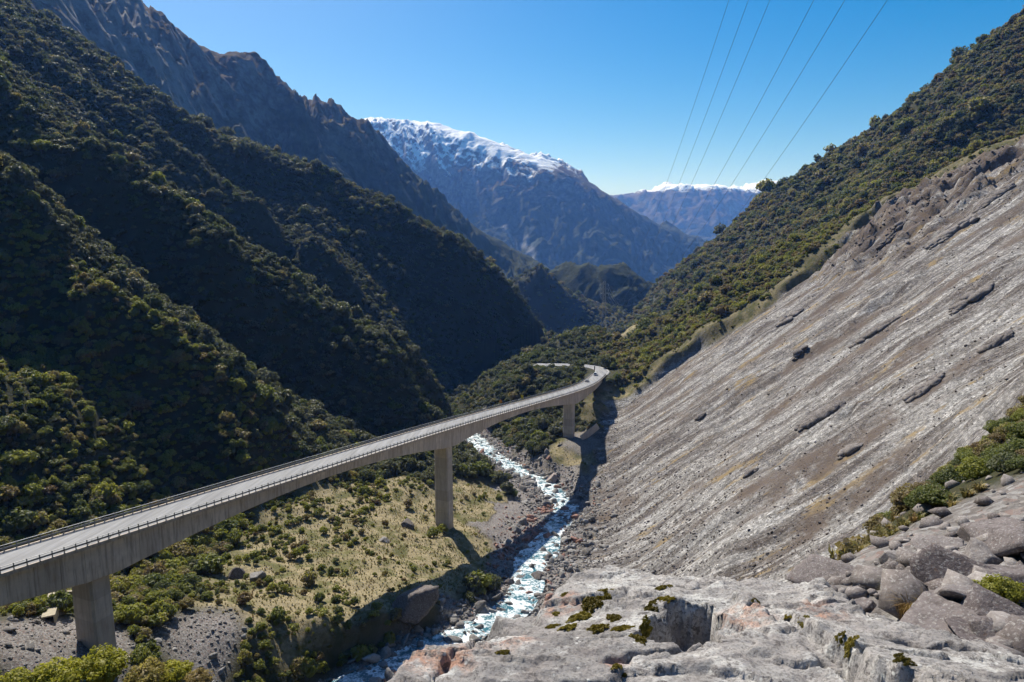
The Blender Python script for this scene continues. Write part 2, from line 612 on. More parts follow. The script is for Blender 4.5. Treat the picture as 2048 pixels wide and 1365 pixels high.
def masks(x, y):
    dr, rz = dist_poly(x, y, RIVER)
    wob = perlin(x / 14, y / 14, 41) * 8 + perlin(x / 5, y / 5, 42) * 3
    sc = smooth(-2.0, 4.0, poly_sd(x, y, SCREE_POLY) + perlin(x / 25, y / 9, 40) * 7)
    rx_ = np.interp(y, RIVER[:, 1], RIVER[:, 0])
    gr = smooth(15, 9, dr + wob * 0.6 + 5.0 * (x < rx_) * (y < 175))
    gr = np.maximum(gr, smooth(1.0, 0.85, np.hypot((x - 12) / 30, (y - 268) / 66) + wob * 0.02) * (x > rx_ - 26 + wob))
    # loose gravel near the first pier, and the chute behind the deck
    gr = np.maximum(gr, smooth(1.0, 0.5, np.hypot((x + 66) / 11, (y - 134) / 13) + wob * 0.03))
    gr = np.maximum(gr, smooth(1.0, 0.6, np.hypot((x + 82) / 14, (y - 113) / 14) + wob * 0.03))
    gr = np.maximum(gr, smooth(1.0, 0.7, np.hypot((x + 113) / 8, (y - 160) / 11) + wob * 0.03))
    gr = np.maximum(gr, smooth(1.0, 0.7, np.hypot((x - 38) / 14, (y - 352) / 16) + wob * 0.03) * 0.8)
    gr = np.maximum(gr, smooth(1.0, 0.8, np.hypot((x - 22) / 30, (y - 158) / 36) + wob * 0.01))
    gr = np.maximum(gr, smooth(24, 15, dr + wob * 0.5) * (x > np.interp(y, RIVER[:, 1], RIVER[:, 0])) * (y < 330))
    gr = gr * smooth(470, 440, y)
    # bare ground round the lookout
    look = smooth(1.0, 0.85, np.hypot((x - 12) / 19, (y - 12) / 15) + wob * 0.01)
    gr = np.maximum(gr, look)
    te = smooth(26, 10, np.abs(np.hypot((x + 50) / 1.0, (y - 215) / 2.4) - 0)) * 1.0
    te = smooth(1.15, 0.8, np.hypot((x + 48) / 38, (y - 205) / 75) + wob * 0.02)
    te = np.maximum(te, smooth(1.1, 0.8, np.hypot((x + 14) / 22, (y - 248) / 52) + wob * 0.02))
    te = np.maximum(te, smooth(1.1, 0.8, np.hypot((x - 34) / 15, (y - 334) / 34) + wob * 0.02) * 0.9)
    te = te * np.where((x < rx_ + 2) & (y < 205), smooth(7, 14, dr), 1.0)
    te = np.maximum(te, smooth(1.1, 0.7, np.hypot((x - 66) / 12, (y - 410) / 16)))
    te = np.maximum(te, smooth(1.1, 0.7, np.hypot((x - 104) / 16, (y - 640) / 40)))
    te = np.maximum(te, smooth(14, 4, np.abs(poly_sd(x, y, SCREE_POLY) + 4)) * (y > 385) * 0.5)
    return sc, gr, te * (1 - gr), dr


# road bench beyond the bridge: filled in below (plan polyline of the carriageway)
ROAD = []


def height(x, y, detail=True):
    x = np.asarray(x, float)
    y = np.asarray(y, float)
    z = base_h(x, y)
    if not detail:
        return z
    sc, gr, te, dr = masks(x, y)
    far = smooth(60, 160, np.hypot(x, y))
    veg = (1 - sc) * (1 - gr) * (1 - 0.8 * te) * far
    steep = smooth(0, 30, wallL(x, y) - np.interp(y, FY, FZ)) * (x < 0) + (x > 40) * 0.7
    # minor ribs and gullies running down the walls
    z = z + veg * steep * (6.5 * fbm(x / 210, y / 62, 3, 5, ridged=True) - 3.0) * smooth(180, 330, np.hypot(x, y))
    z = z + veg * (3.0 * fbm(x / 42, y / 34, 3, 9))
    # scree: ribs and runnels along the fall line, low broken steps
    u = y - 0.10 * x + 7.0 * fbm(x / 75, y / 60, 2, 20)
    z = z + sc * 1.0 * (3.0 * perlin(x / 230, u / 26, 21) + 0.9 * perlin(x / 110, u / 9.5, 22) + 0.25 * fbm(x / 12, u / 3.0, 3, 23, 0.6))
    step = smooth(0.18, 0.55, perlin(x / 52, u / 17, 25)) * smooth(60, 130, x)
    z = z + sc * step * (2.3 * fbm(x / 11, y / 8, 3, 26, 0.6))
    z = z + sc * 0.22 * fbm(x / 3.5, y / 3.2, 2, 27)
    # broken head of the slide, upper right
    hd = smooth(150, 215, x) * smooth(300, 380, y) * smooth(0.3, 0.9, sc)
    z = z + hd * (6.5 * fbm(x / 34, y / 24, 5, 31, 0.66, ridged=True) - 3.0)
    # scarp along the far edge of the slide
    sd = poly_sd(x, y, SCREE_POLY)
    z = z + smooth(1, -4, sd) * smooth(-40, -8, sd) * smooth(385, 400, y) * smooth(78, 105, x) * 9.0 * (0.7 + 0.6 * perlin(x / 26, y / 26, 33))
    # gravel, terrace
    z = z + gr * far * 0.5 * fbm(x / 6, y / 6, 3, 35) + te * 0.9 * fbm(x / 12, y / 10, 3, 36)
    # the steep little bank under the edge of the terrace
    z = z + (1 - far) * 0.22 * fbm(x / 1.6, y / 1.6, 4, 37) * smooth(6, 11, np.hypot(x, y))
    # keep the river channel open
    z = np.where(dr < 9, np.minimum(z, dist_poly(x, y, RIVER)[1] + 0.25 + 0.14 * np.clip(dr - 3.5, 0, 9)), z)
    if len(ROAD):
        d, rz = dist_poly(x, y, ROAD)
        k = smooth(18.0, 6.5, d)
        z = z * (1 - k) + (rz - 0.35) * k
    return z


def lines(segs):
    out = [segs[0][0]]
    for a, b, s0, s1 in segs:
        p = a
        while p < b - 1e-6:
            t = (p - a) / (b - a)
            p = min(b, p + s0 + (s1 - s0) * t)
            out.append(p)
    return np.array(out)


# ------------------------------------------------------------------ materials of the ground
def make_ground_mat():
    t = NT('hillside_ground')
    p = t.pos()
    m = t.n('ShaderNodeSeparateColor')
    t.l(t.attr('mask', 'Color'), m.inputs[0])
    sc, gr, te = m.outputs[0], m.outputs[1], m.outputs[2]
    # forest floor / scrub earth
    n1 = t.noise(p, 0.09, 6, 0.62)
    n2 = t.noise(p, 0.9, 5, 0.65)
    soil = t.mix(t.ramp(n1, [(0.35, 0.0), (0.65, 1.0)]), (0.030, 0.030, 0.016), (0.062, 0.055, 0.030))
    soil = t.mix(t.ramp(n2, [(0.4, 0.0), (0.7, 1.0)]), soil, (0.028, 0.036, 0.013))
    # grass: pale straw with green
    gcol = t.mix(t.ramp(n2, [(0.35, 0.0), (0.62, 1.0)]), (0.17, 0.145, 0.085), (0.32, 0.265, 0.16))
    gcol = t.mix(t.ramp(t.noise(p, 0.16, 5, 0.6), [(0.47, 0.0), (0.6, 1.0)]), gcol, (0.115, 0.112, 0.045))
    # scree: streaks of grey, brown and buff along the fall line
    wn_ = t.n('ShaderNodeTexNoise')
    wn_.inputs['Scale'].default_value = 0.018
    wn_.inputs['Detail'].default_value = 2
    t.l(p, wn_.inputs['Vector'])
    va = t.n('ShaderNodeVectorMath', operation='MULTIPLY_ADD')
    t.l(wn_.outputs['Color'], va.inputs[0])
    va.inputs[1].default_value = (0, 22, 0)
    t.l(p, va.inputs[2])
    p0 = p
    p = va.outputs[0]
    st = t.scale(p, (0.010, 0.16, 0.05), (0, 0, math.radians(5.7)))
    s1 = t.noise(st, 1.0, 6, 0.62)
    st2 = t.scale(p, (0.03, 0.75, 0.1), (0, 0, math.radians(5.7)))
    s2 = t.noise(st2, 1.0, 5, 0.6)
    grey = t.mix(t.ramp(s1, [(0.43, 0.0), (0.50, 0.5), (0.57, 1.0)]), (0.092, 0.079, 0.073), (0.305, 0.298, 0.29))
    grey = t.mix(t.math('MULTIPLY', t.ramp(s2, [(0.46, 0.0), (0.60, 1.0)]), 0.75), grey, (0.155, 0.142, 0.134))
    st3 = t.scale(p, (0.016, 0.42, 0.05), (0, 0, math.radians(5.7)))
    s3 = t.noise(st3, 1.0, 6, 0.66)
    grey = t.mix(t.math('MULTIPLY', t.ramp(s3, [(0.56, 0.0), (0.66, 1.0)]), 0.8), grey, (0.38, 0.37, 0.36))
    grey = t.mix(t.math('MULTIPLY', t.ramp(s3, [(0.33, 1.0), (0.42, 0.0)]), 0.7), grey, (0.090, 0.077, 0.071))
    p = p0
    speck = t.voro(p, 1.5)
    grey = t.mix(t.ramp(speck, [(0.0, 1.0), (0.28, 0.0)]), grey, (0.33, 0.325, 0.32))
    speck2 = t.noise(p, 2.6, 3, 0.8)
    grey = t.mix(t.ramp(speck2, [(0.30, 0.75), (0.46, 0.0)]), grey, (0.058, 0.046, 0.042))
    for vs, amt in ((0.9, 0.55), (2.3, 0.6)):
        vc = t.n('ShaderNodeSeparateColor')
        t.l(t.voro(p, vs, out='Color'), vc.inputs[0])
        grey = t.mix(amt, grey, t.mix(1.0, grey, t.ramp(vc.outputs[0], [(0.0, 0.38), (0.45, 0.85), (0.8, 1.15), (1.0, 1.75)]), 'MULTIPLY'))
    tuss = t.math('MULTIPLY', t.ramp(t.noise(t.scale(p, (0.035, 0.14, 0.05), (0, 0, math.radians(5.7))), 1.0, 5, 0.7), [(0.585, 0.0), (0.65, 1.0)]), 0.85)
    grey = t.mix(tuss, grey, (0.24, 0.175, 0.085))
    cr = t.math('MULTIPLY', t.attr('crag'), t.ramp(t.noise(p, 0.11, 6, 0.7), [(0.38, 0.0), (0.55, 1.0)]))
    grey = t.mix(cr, grey, (0.105, 0.082, 0.068))
    # river gravel
    v = t.voro(p, 3.6, out='Color')
    sv = t.n('ShaderNodeSeparateColor')
    t.l(v, sv.inputs[0])
    gv = t.ramp(sv.outputs[0], [(0.0, (0.13, 0.115, 0.108)), (0.5, (0.21, 0.195, 0.185)), (0.8, (0.30, 0.29, 0.28)), (1.0, (0.19, 0.125, 0.105))])
    gv = t.mix(t.ramp(t.noise(p, 3.1, 4, 0.7), [(0.32, 0.9), (0.5, 0.0)]), gv, (0.10, 0.088, 0.082))
    col = t.mix(te, soil, gcol)
    col = t.mix(gr, col, gv)
    col = t.mix(sc, col, grey)
    # bare rock where steep
    b1 = t.noise(p, 1.3, 8, 0.68)
    b2 = t.noise(p, 5.0, 4, 0.7)
    h = t.math('ADD', t.math('MULTIPLY', b1, 0.8), t.math('MULTIPLY', b2, 0.25))
    t.principled(col, 0.95, t.bump(h, 0.75, 0.55), 0.15)
    return t.m


M_GROUND = make_ground_mat()

# ================================================================== VIADUCT ALIGNMENT
DW = 9.5                                                            # deck width
R1, R2, R3 = (np.array(v) for v in ((-72.3, 114.0, -54.1), (-20.6, 236.7, -69.2), (35.2, 357.6, -84.2)))


def left_of(a, b):
    d = (b - a)[:2]
    d = d / np.hypot(*d)
    return np.array((-d[1], d[0], 0.0))


C1 = R1 + left_of(R1, R2) * DW / 2
C2 = R2 + left_of(R1, R3) * DW / 2
C3 = R3 + left_of(R2, R3) * DW / 2
d12 = (C2 - C1) / np.linalg.norm(C2 - C1)
CTRL = [C1 - d12 * 130, C1 - d12 * 65, C1, C2, C3, np.array((45.3, 397, -88.4)), np.array((57.5, 441, -92.3)), np.array((61.3, 456, -93.4)), np.array((61.5, 469, -94.2)), np.array((57, 481, -94.9)),
        np.array((47, 489.5, -95.4)), np.array((31, 494, -95.9)), np.array((22, 496.5, -96.3)), np.array((14, 500, -96.8))]
pts = []
for i in range(len(CTRL) - 1):
    p0 = CTRL[max(i - 1, 0)]
    p1, p2 = CTRL[i], CTRL[i + 1]
    p3 = CTRL[min(i + 2, len(CTRL) - 1)]
    L = np.linalg.norm(p2 - p1)
    m1 = (p2 - p0) / max(np.linalg.norm(p2 - p0), 1e-6) * L
    m2 = (p3 - p1) / max(np.linalg.norm(p3 - p1), 1e-6) * L
    for t in np.linspace(0, 1, max(2, int(L / 1.0)), endpoint=False):
        h = (2 * t**3 - 3 * t**2 + 1) * p1 + (t**3 - 2 * t**2 + t) * m1 + (-2 * t**3 + 3 * t**2) * p2 + (t**3 - t**2) * m2
        pts.append(h)
pts.append(CTRL[-1])
CL = np.array(pts)
CS = np.concatenate([[0], np.cumsum(np.linalg.norm(np.diff(CL, axis=0), axis=1))])


def on(s):
    p = np.array([np.interp(s, CS, CL[:, k]) for k in range(3)])
    q = np.array([np.interp(s + 0.5, CS, CL[:, k]) for k in range(3)])
    r = np.array([np.interp(s - 0.5, CS, CL[:, k]) for k in range(3)])
    d = q - r
    d /= np.linalg.norm(d)
    n = np.array((d[1], -d[0], 0.0))
    n /= np.hypot(*n[:2])
    return p, d, n                                                  # point, direction, right-hand normal


def s_of(p):
    return CS[np.argmin(((CL - p) ** 2).sum(1))]


SP = [s_of(C1), s_of(C2), s_of(C3)]
S_END = s_of(np.array((57.5, 441, -92.3)))
S_START = SP[0] - 84
ROAD = np.array([CL[np.argmin(np.abs(CS - s))] for s in np.arange(S_END - 1, CS[-1], 4.0)])

# ================================================================== GROUND MESHES
GX = lines([(-760, -260, 11, 7), (-260, -130, 7, 2.0), (-130, -14, 1.6, 1.2), (-14, 40, 0.6, 0.8), (40, 120, 1.2, 1.7), (120, 330, 1.8, 3.0), (330, 760, 4, 12)])
GY = lines([(-45, 2, 5, 1.0), (2, 40, 0.6, 0.9), (40, 95, 1.2, 1.6), (95, 330, 1.45, 1.7), (330, 520, 1.7, 2.4), (520, 900, 3, 6), (900, 1700, 7, 14)])
gx, gy = np.meshgrid(GX, GY)
gz = height(gx, gy)
V = np.stack([gx.ravel(), gy.ravel(), gz.ravel()], -1)
me = fast_mesh('valley_slopes', V, grid_quads(len(GX), len(GY)))
sc_, gr_, te_, dr_ = masks(gx.ravel(), gy.ravel())
set_attr(me, 'mask', np.stack([sc_, gr_ * (1 - sc_), te_ * (1 - sc_)], -1), 'COLOR')
cg_ = smooth(150, 215, gx.ravel()) * smooth(300, 380, gy.ravel()) * sc_
cg_ = np.maximum(cg_, smooth(0.15, 0.5, perlin(gx.ravel() / 60, (gy.ravel() - 0.1 * gx.ravel()) / 15, 25)) * sc_ * 0.9)
set_attr(me, 'crag', cg_)
terrain = tag(link('valley_slopes', me, M_GROUND), kind='structure')


def make_bvh(V, nx, ny):
    return BVHTree.FromPolygons([tuple(v) for v in V.tolist()], [tuple(q) for q in grid_quads(nx, ny).tolist()])


# coarse copy for sight tests only
_ix = np.unique(np.concatenate([np.arange(0, len(GX), 3), [len(GX) - 1]]))
_iy = np.unique(np.concatenate([np.arange(0, len(GY), 3), [len(GY) - 1]]))
Vc = np.stack([gx[np.ix_(_iy, _ix)].ravel(), gy[np.ix_(_iy, _ix)].ravel(), gz[np.ix_(_iy, _ix)].ravel()], -1)
BVH = make_bvh(Vc, len(_ix), len(_iy))


def hgt(x, y):
    """terrain height by bilinear lookup"""
    x = np.asarray(x, float)
    y = np.asarray(y, float)
    i = np.clip(np.searchsorted(GX, x) - 1, 0, len(GX) - 2)
    j = np.clip(np.searchsorted(GY, y) - 1, 0, len(GY) - 2)
    u = np.clip((x - GX[i]) / (GX[i + 1] - GX[i]), 0, 1)
    v = np.clip((y - GY[j]) / (GY[j + 1] - GY[j]), 0, 1)
    return (gz[j, i] * (1 - u) + gz[j, i + 1] * u) * (1 - v) + (gz[j + 1, i] * (1 - u) + gz[j + 1, i + 1] * u) * v


def sees(p, lift=0.0):
    q = Vector((p[0], p[1], p[2] + lift))
    L = q.length
    loc, _, _, d = BVH.ray_cast(Vector((0, 0, 0)) + q * (12.0 / L), q / L, L - 12.0)
    return loc is None or (loc - q).length < 2.5


# ------------------------------------------------------------------ far mountains
def make_far_mat(name, snow=None, rock_hi=True):
    t = NT(name)
    p = t.pos()
    sp = t.n('ShaderNodeSeparateXYZ')
    t.l(p, sp.inputs[0])
    nz = t.n('ShaderNodeSeparateXYZ')
    t.l(t.n('ShaderNodeNewGeometry').outputs['Normal'], nz.inputs[0])
    n1 = t.noise(p, 0.004, 7, 0.62)
    n2 = t.noise(p, 0.03, 6, 0.7)
    forest = t.mix(t.ramp(n2, [(0.35, 0.0), (0.65, 1.0)]), (0.022, 0.030, 0.016), (0.055, 0.062, 0.032))
    tuss = t.mix(t.ramp(n2, [(0.4, 0.0), (0.62, 1.0)]), (0.066, 0.046, 0.030), (0.120, 0.088, 0.056))
    rock = t.mix(t.ramp(n2, [(0.4, 0.0), (0.6, 1.0)]), (0.085, 0.075, 0.072), (0.25, 0.24, 0.235))
    hl = t.attr('alt')                                              # 0 at the foot, 1 at the ridge
    hh = t.math('ADD', hl, t.math('MULTIPLY', t.math('SUBTRACT', n1, 0.5), 0.55))
    col = t.mix(t.ramp(hh, [(0.42, 0.0), (0.60, 1.0)]), forest, tuss)
    sl = t.math('ADD', nz.outputs[2], t.math('MULTIPLY', t.math('SUBTRACT', n2, 0.5), 0.5))
    rk = t.math('MULTIPLY', t.ramp(sl, [(0.50, 1.0), (0.66, 0.0)]), t.ramp(hh, [(0.35, 0.0), (0.7, 1.0)]))
    col = t.mix(rk, col, rock)
    slide = t.attr('slide')
    col = t.mix(t.math('MULTIPLY', slide, t.ramp(t.noise(p, 0.02, 5, 0.7), [(0.36, 0.0), (0.56, 1.0)])), col, (0.21, 0.205, 0.20))
    if snow:
        z0, z1 = snow
        sn = t.math('ADD', sp.outputs[2], t.math('MULTIPLY', t.math('SUBTRACT', t.noise(p, 0.006, 8, 0.68), 0.5), (z1 - z0) * 2.2))
        sn = t.math('MULTIPLY', t.ramp(t.math('DIVIDE', t.math('SUBTRACT', sn, z0), z1 - z0, True), [(0.35, 0.0), (0.6, 1.0)]),
                    t.ramp(t.math('ADD', nz.outputs[2], t.math('MULTIPLY', t.math('SUBTRACT', t.noise(p, 0.016, 6, 0.7), 0.5), 0.55)), [(0.50, 0.0), (0.62, 1.0)]))
        col = t.mix(sn, col, (0.86, 0.88, 0.92))
    h = t.noise(p, 0.045, 9, 0.72)
    t.principled(col, 0.95, t.bump(h, 0.9, 9.0), 0.1)
    return t.m


def mountain(name, crest, foot_z, depth, back, nx, ny, mat, rib=0.10, seed=1, spur=None, extra=(), ext=(0, 0), slide=None, altk=1.0):
    """crest: list of (px, py, Y). A range with ribbed flanks falling towards the valley; ext: extra metres of crest to each side"""
    c = np.array([atY(*q) for q in crest])
    d0 = c[0] - c[1]
    d1 = c[-1] - c[-2]
    for d, q, e in ((d0, 0, ext[0]), (d1, -1, ext[1])):
        if e:
            u = d[:2] / np.hypot(*d[:2])
            add = np.array([c[q][0] + u[0] * e, c[q][1] + u[1] * e, c[q][2] + d[2] / np.hypot(*d[:2]) * e * 0.5])
            c = np.concatenate([[add], c]) if q == 0 else np.concatenate([c, [add]])
    P = list(c)
    for p in c:
        hh = p[2] - foot_z
        P.append(np.array((p[0] + depth[0] * hh, p[1] - depth[1] * hh, foot_z)))
        P.append(np.array((p[0] + depth[0] * hh * 0.5, p[1] - depth[1] * hh * 0.5, foot_z + 0.44 * hh)))
        P.append(np.array((p[0], p[1] + back * max(hh, 120), foot_z + 0.15 * hh)))
    P += [np.array(e) for e in extra]
    P = np.array(P)
    f = RBF(P)
    x0, x1 = P[:, 0].min(), P[:, 0].max()
    y0, y1 = P[:, 1].min(), P[:, 1].max()
    X, Y = np.meshgrid(np.linspace(x0, x1, nx), np.linspace(y0, y1, ny))
    Z = f(X, Y)
    dc, cz = dist_poly(X, Y, c)
    rel = np.clip((Z - foot_z) / max(1.0, (c[:, 2].max() - foot_z)), 0, 1.2)
    Ls = (c[:, 2].max() - foot_z)
    # ribs down the flank, warped
    a = math.atan2(depth[0], depth[1])
    u = X * math.cos(a) + Y * math.sin(a)
    v = -X * math.sin(a) + Y * math.cos(a)
    wx = fbm(X / (0.5 * Ls), Y / (0.5 * Ls), 3, seed + 40) * 0.16 * Ls
    k = smooth(0.0, 0.16 * Ls, dc) * smooth(-0.05, 0.2, rel)
    r1 = fbm((u + wx) / (0.36 * Ls), v / (1.5 * Ls), 5, seed, 0.52, ridged=True)
    r2 = fbm((u + wx) / (0.13 * Ls), v / (0.5 * Ls), 4, seed + 7, 0.55, ridged=True)
    r3 = fbm(X / (0.08 * Ls), Y / (0.08 * Ls), 4, seed + 15, 0.55)
    Z = Z + rib * Ls * (0.75 * (r1 - 0.6) + 0.22 * (r2 - 0.6)) * (0.06 + 0.94 * k) + 0.017 * Ls * r3 * (0.35 + 0.65 * k)
    r4 = fbm((u + wx) / (0.045 * Ls), v / (0.11 * Ls), 4, seed + 25, 0.62, ridged=True)
    Z = Z + 0.013 * Ls * (r4 - 0.6) * (0.06 + 0.94 * k)
    Vm = np.stack([X.ravel(), Y.ravel(), Z.ravel()], -1)
    me = fast_mesh(name, Vm, grid_quads(nx, ny))
    set_attr(me, 'alt', rel.ravel() * altk)
    sl = np.zeros(len(Vm))
    if slide is not None:
        px, py, dd = proj(Vm)
        for (pl, w0, w1) in slide:
            line = np.array([atY(q[0], q[1], q[2]) for q in pl])
            ds, _ = dist_poly(X.ravel(), Y.ravel(), line)
            sl = np.maximum(sl, smooth(w1, w0, ds + 0.4 * w1 * perlin(X.ravel() / (2 * w1), Y.ravel() / (2 * w1), 77)))
    set_attr(me, 'slide', sl)
    o = tag(link(name, me, mat), kind='structure')
    return o


M_FAR = make_far_mat('rocky_mountain')
M_SNOW = make_far_mat('snowy_mountain', snow=(330, 720))
M_SNOW2 = make_far_mat('far_snowy_range', snow=(560, 700))

mountain('left_mountain',
         [(80, -190, 1500), (170, -80, 1600), (255, 0, 1700), (330, 62, 1800), (430, 112, 1950), (560, 182, 2100), (640, 216, 2200), (700, 252, 2250), (800, 332, 2350), (900, 412, 2420), (1000, 480, 2500), (1060, 512, 2560), (1130, 548, 2620)],
         -330, (0.78, 0.90), 1.1, 560, 560, M_FAR, rib=0.06, seed=3, ext=(500, 200),
         slide=[([(120, -20, 1500), (190, 90, 1420), (250, 170, 1350), (300, 215, 1300)], 60, 170), ([(360, 165, 1500), (395, 240, 1400)], 10, 45)])
mountain('valley_hill',
         [(1040, 560, 1900), (1100, 545, 1850), (1160, 537, 1800), (1220, 535, 1780), (1270, 546, 1780), (1305, 572, 1790)],
         -330, (0.5, 0.9), 1.0, 160, 160, M_FAR, rib=0.10, seed=12, ext=(200, 120), altk=0.2)
mountain('snow_mountain',
         [(620, 262, 6000), (700, 250, 6000), (740, 235, 6050), (775, 239, 6050), (830, 242, 6000), (880, 247, 5900), (940, 266, 5700), (990, 287, 5600), (1050, 313, 5500), (1090, 329, 5450), (1130, 341, 5450), (1180, 367, 5500), (1230, 397, 5600), (1290, 432, 5700), (1350, 458, 5800), (1400, 474, 5900)],
         -420, (0.45, 1.05), 1.3, 520, 520, M_SNOW, rib=0.062, seed=21, ext=(1500, 700),
         slide=[([(1045, 365, 4900), (1090, 415, 4550), (1120, 440, 4400), (1155, 478, 4200)], 8, 34), ([(1010, 350, 5000), (1040, 385, 4800)], 4, 20)])
mountain('far_range',
         [(1150, 420, 10500), (1230, 390, 10500), (1290, 386, 10500), (1330, 371, 10500), (1380, 369, 10500), (1440, 371, 10600), (1500, 379, 10700), (1550, 390, 10800), (1620, 395, 10900)],
         -700, (0.1, 1.5), 1.2, 220, 220, M_SNOW2, rib=0.07, seed=33, ext=(1500, 1500))
mountain('farthest_peak',
         [(1460, 385, 15500), (1500, 374, 15500), (1538, 361, 15500), (1562, 366, 15600), (1600, 375, 15600)],
         -700, (0.1, 1.2), 1.0, 120, 120, M_SNOW2, rib=0.09, seed=38, ext=(1200, 1500))

# one wide sheet under everything, out to the horizon
NXg = 60
X, Y = np.meshgrid(np.linspace(-13000, 13000, NXg), np.linspace(-900, 17500, NXg))
Zg = -760 + 30 * fbm(X / 5000, Y / 5000, 3, 90)
me = fast_mesh('ground', np.stack([X.ravel(), Y.ravel(), Zg.ravel()], -1), grid_quads(NXg, NXg))
set_attr(me, 'alt', np.zeros(NXg * NXg))
set_attr(me, 'slide', np.zeros(NXg * NXg))
tag(link('ground', me, M_FAR), kind='structure')

# ================================================================== VIADUCT
def make_concrete(name, c0, c1, streak=0.75):
    t = NT(name)
    p = t.pos()
    inf = t.n('ShaderNodeObjectInfo')
    n1 = t.noise(p, 0.55, 6, 0.65)
    col = t.mix(t.ramp(n1, [(0.32, 0.0), (0.68, 1.0)]), c0, c1)
    col = t.mix(t.math('MULTIPLY', inf.outputs['Random'], 0.75), col, tuple(x * 0.72 for x in c0))
    st = t.noise(t.scale(p, (1.6, 1.6, 0.12)), 1.0, 5, 0.65)
    col = t.mix(t.math('MULTIPLY', t.ramp(st, [(0.47, 0.0), (0.62, 1.0)]), streak), col, tuple(x * 0.52 for x in c0))
    ru = t.noise(t.scale(p, (0.5, 0.5, 0.3)), 1.0, 5, 0.7)
    col = t.mix(t.math('MULTIPLY', t.ramp(ru, [(0.56, 0.0), (0.70, 1.0)]), 0.45), col, (0.33, 0.24, 0.16))
    h = t.noise(p, 6.0, 4, 0.6)
    t.principled(col, 0.9, t.bump(h, 0.15, 0.05), 0.25)
    return t.m


M_CONC = make_concrete('weathered_concrete', (0.52, 0.45, 0.38), (0.66, 0.58, 0.495))
M_PIER = make_concrete('pier_concrete', (0.47, 0.42, 0.365), (0.59, 0.53, 0.465), 0.4)
M_STEEL = plain('galvanised_steel', (0.34, 0.35, 0.36), 0.5, 0.6, 0.4)
M_DSTEEL = plain('dull_rail_steel', (0.20, 0.205, 0.21), 0.6, 0.4, 0.3)


def make_asphalt():
    t = NT('worn_chipseal')
    p = t.pos()
    # stretch along the carriageway (heading about 23 degrees off +Y)
    q = t.scale(p, (0.9, 0.035, 0.2), (0, 0, math.radians(23)))
    n = t.noise(q, 1.0, 5, 0.6)
    col = t.mix(t.ramp(n, [(0.36, 0.0), (0.64, 1.0)]), (0.17, 0.17, 0.175), (0.29, 0.29, 0.295))
    n2 = t.noise(p, 0.35, 5, 0.6)
    col = t.mix(t.math('MULTIPLY', t.ramp(n2, [(0.5, 0.0), (0.7, 1.0)]), 0.5), col, (0.21, 0.205, 0.20))
    n3 = t.noise(p, 14, 3, 0.7)
    col = t.mix(t.math('MULTIPLY', n3, 0.3), col, (0.2, 0.2, 0.2))
    t.principled(col, 0.85, t.bump(n3, 0.3, 0.02), 0.3)
    return t.m


M_ROAD = make_asphalt()
M_PAINT = plain('white_road_paint', (0.72, 0.72, 0.70), 0.7)
M_DARKROAD = plain('tar_joint', (0.09, 0.09, 0.09), 0.8)

HP, HM = 6.9, 2.7                                                   # girder depth at the piers and at mid-span


def depth_at(s):
    ends = [S_START] + SP + [S_END]
    for i in range(len(ends) - 1):
        a, b = ends[i], ends[i + 1]
        if a - 1e-6 <= s <= b + 1e-6:
            m0 = a if i == 0 else 0.5 * (a + b)
            if i == 0:
                t = (s - a) / (b - a)
                return HM + (HP - HM) * max(0.0, (t * (b - a) + 3.2 - 10) / (b - a - 10)) ** 2 if b - s > 3.2 else HP
            if i == len(ends) - 2:
                t = (b - s) / (b - a)
                return HM + 0.6 + (HP - HM - 0.6) * max(0.0, (t * (b - a) + 3.2 - 10) / (b - a - 10)) ** 2 if s - a > 3.2 else HP
            half = 0.5 * (b - a) - 3.2
            d = max(0.0, abs(s - 0.5 * (a + b)))
            return HM + (HP - HM) * min(1.0, d / half) ** 1.9
    return HM


def section_sweep(ss, sect, closed=True):
    """sweep a cross-section (list of (offset to the right, z)) along stations; sect(s) -> list"""
    V, Fc = [], []
    m = None
    for s in ss:
        p, d, n = on(s)
        q = sect(s)
        m = len(q)
        for o, z in q:
            V.append((p[0] + n[0] * o, p[1] + n[1] * o, p[2] + z))
    for k in range(len(ss) - 1):
        for i in range(m if closed else m - 1):
            a, b = k * m + i, k * m + (i + 1) % m
            Fc.append((a, b, b + m, a + m))
    if closed:
        Fc.append(tuple(range(m)))
        Fc.append(tuple(reversed(range((len(ss) - 1) * m, len(ss) * m))))
    return V, Fc


bridge = tag(empty('viaduct', tuple(np.array(on(SP[1])[0]) + np.array((0, 0, -38)))),
             'long grey concrete girder road viaduct crossing the gorge on three tall piers', 'bridge')


def child(o, parent=None):
    o.parent = parent or bridge
    if parent is None:
        o.matrix_parent_inverse = Matrix.Translation(-bridge.location)
    return o


HW = DW / 2
# deck slab with kerbs, carriageway laid on it
st = np.arange(S_START, S_END + 0.1, 3.0)
v, f = section_sweep(st, lambda s: [(-HW, -0.02), (-HW, -0.42), (-HW + 0.9, -0.62), (HW - 0.9, -0.62), (HW, -0.42), (HW, -0.02)])
deck = child(mesh_obj('deck_slab', v, f, M_CONC))
for sg in (-1, 1):
    v, f = section_sweep(st, lambda s: [(sg * (HW - 0.004), -0.016), (sg * (HW - 0.004), 0.16), (sg * (HW - 0.40), 0.16), (sg * (HW - 0.42), -0.016)][::sg])
    child(mesh_obj('kerb', v, f, M_CONC), bridge).matrix_parent_inverse = Matrix.Translation(-bridge.location)
v, f = section_sweep(st, lambda s: [(-HW + 0.43, 0.0), (-HW + 0.43, 0.035), (0, 0.06), (HW - 0.43, 0.035), (HW - 0.43, 0.0)])
road_o = child(mesh_obj('carriageway', v, f, M_ROAD))
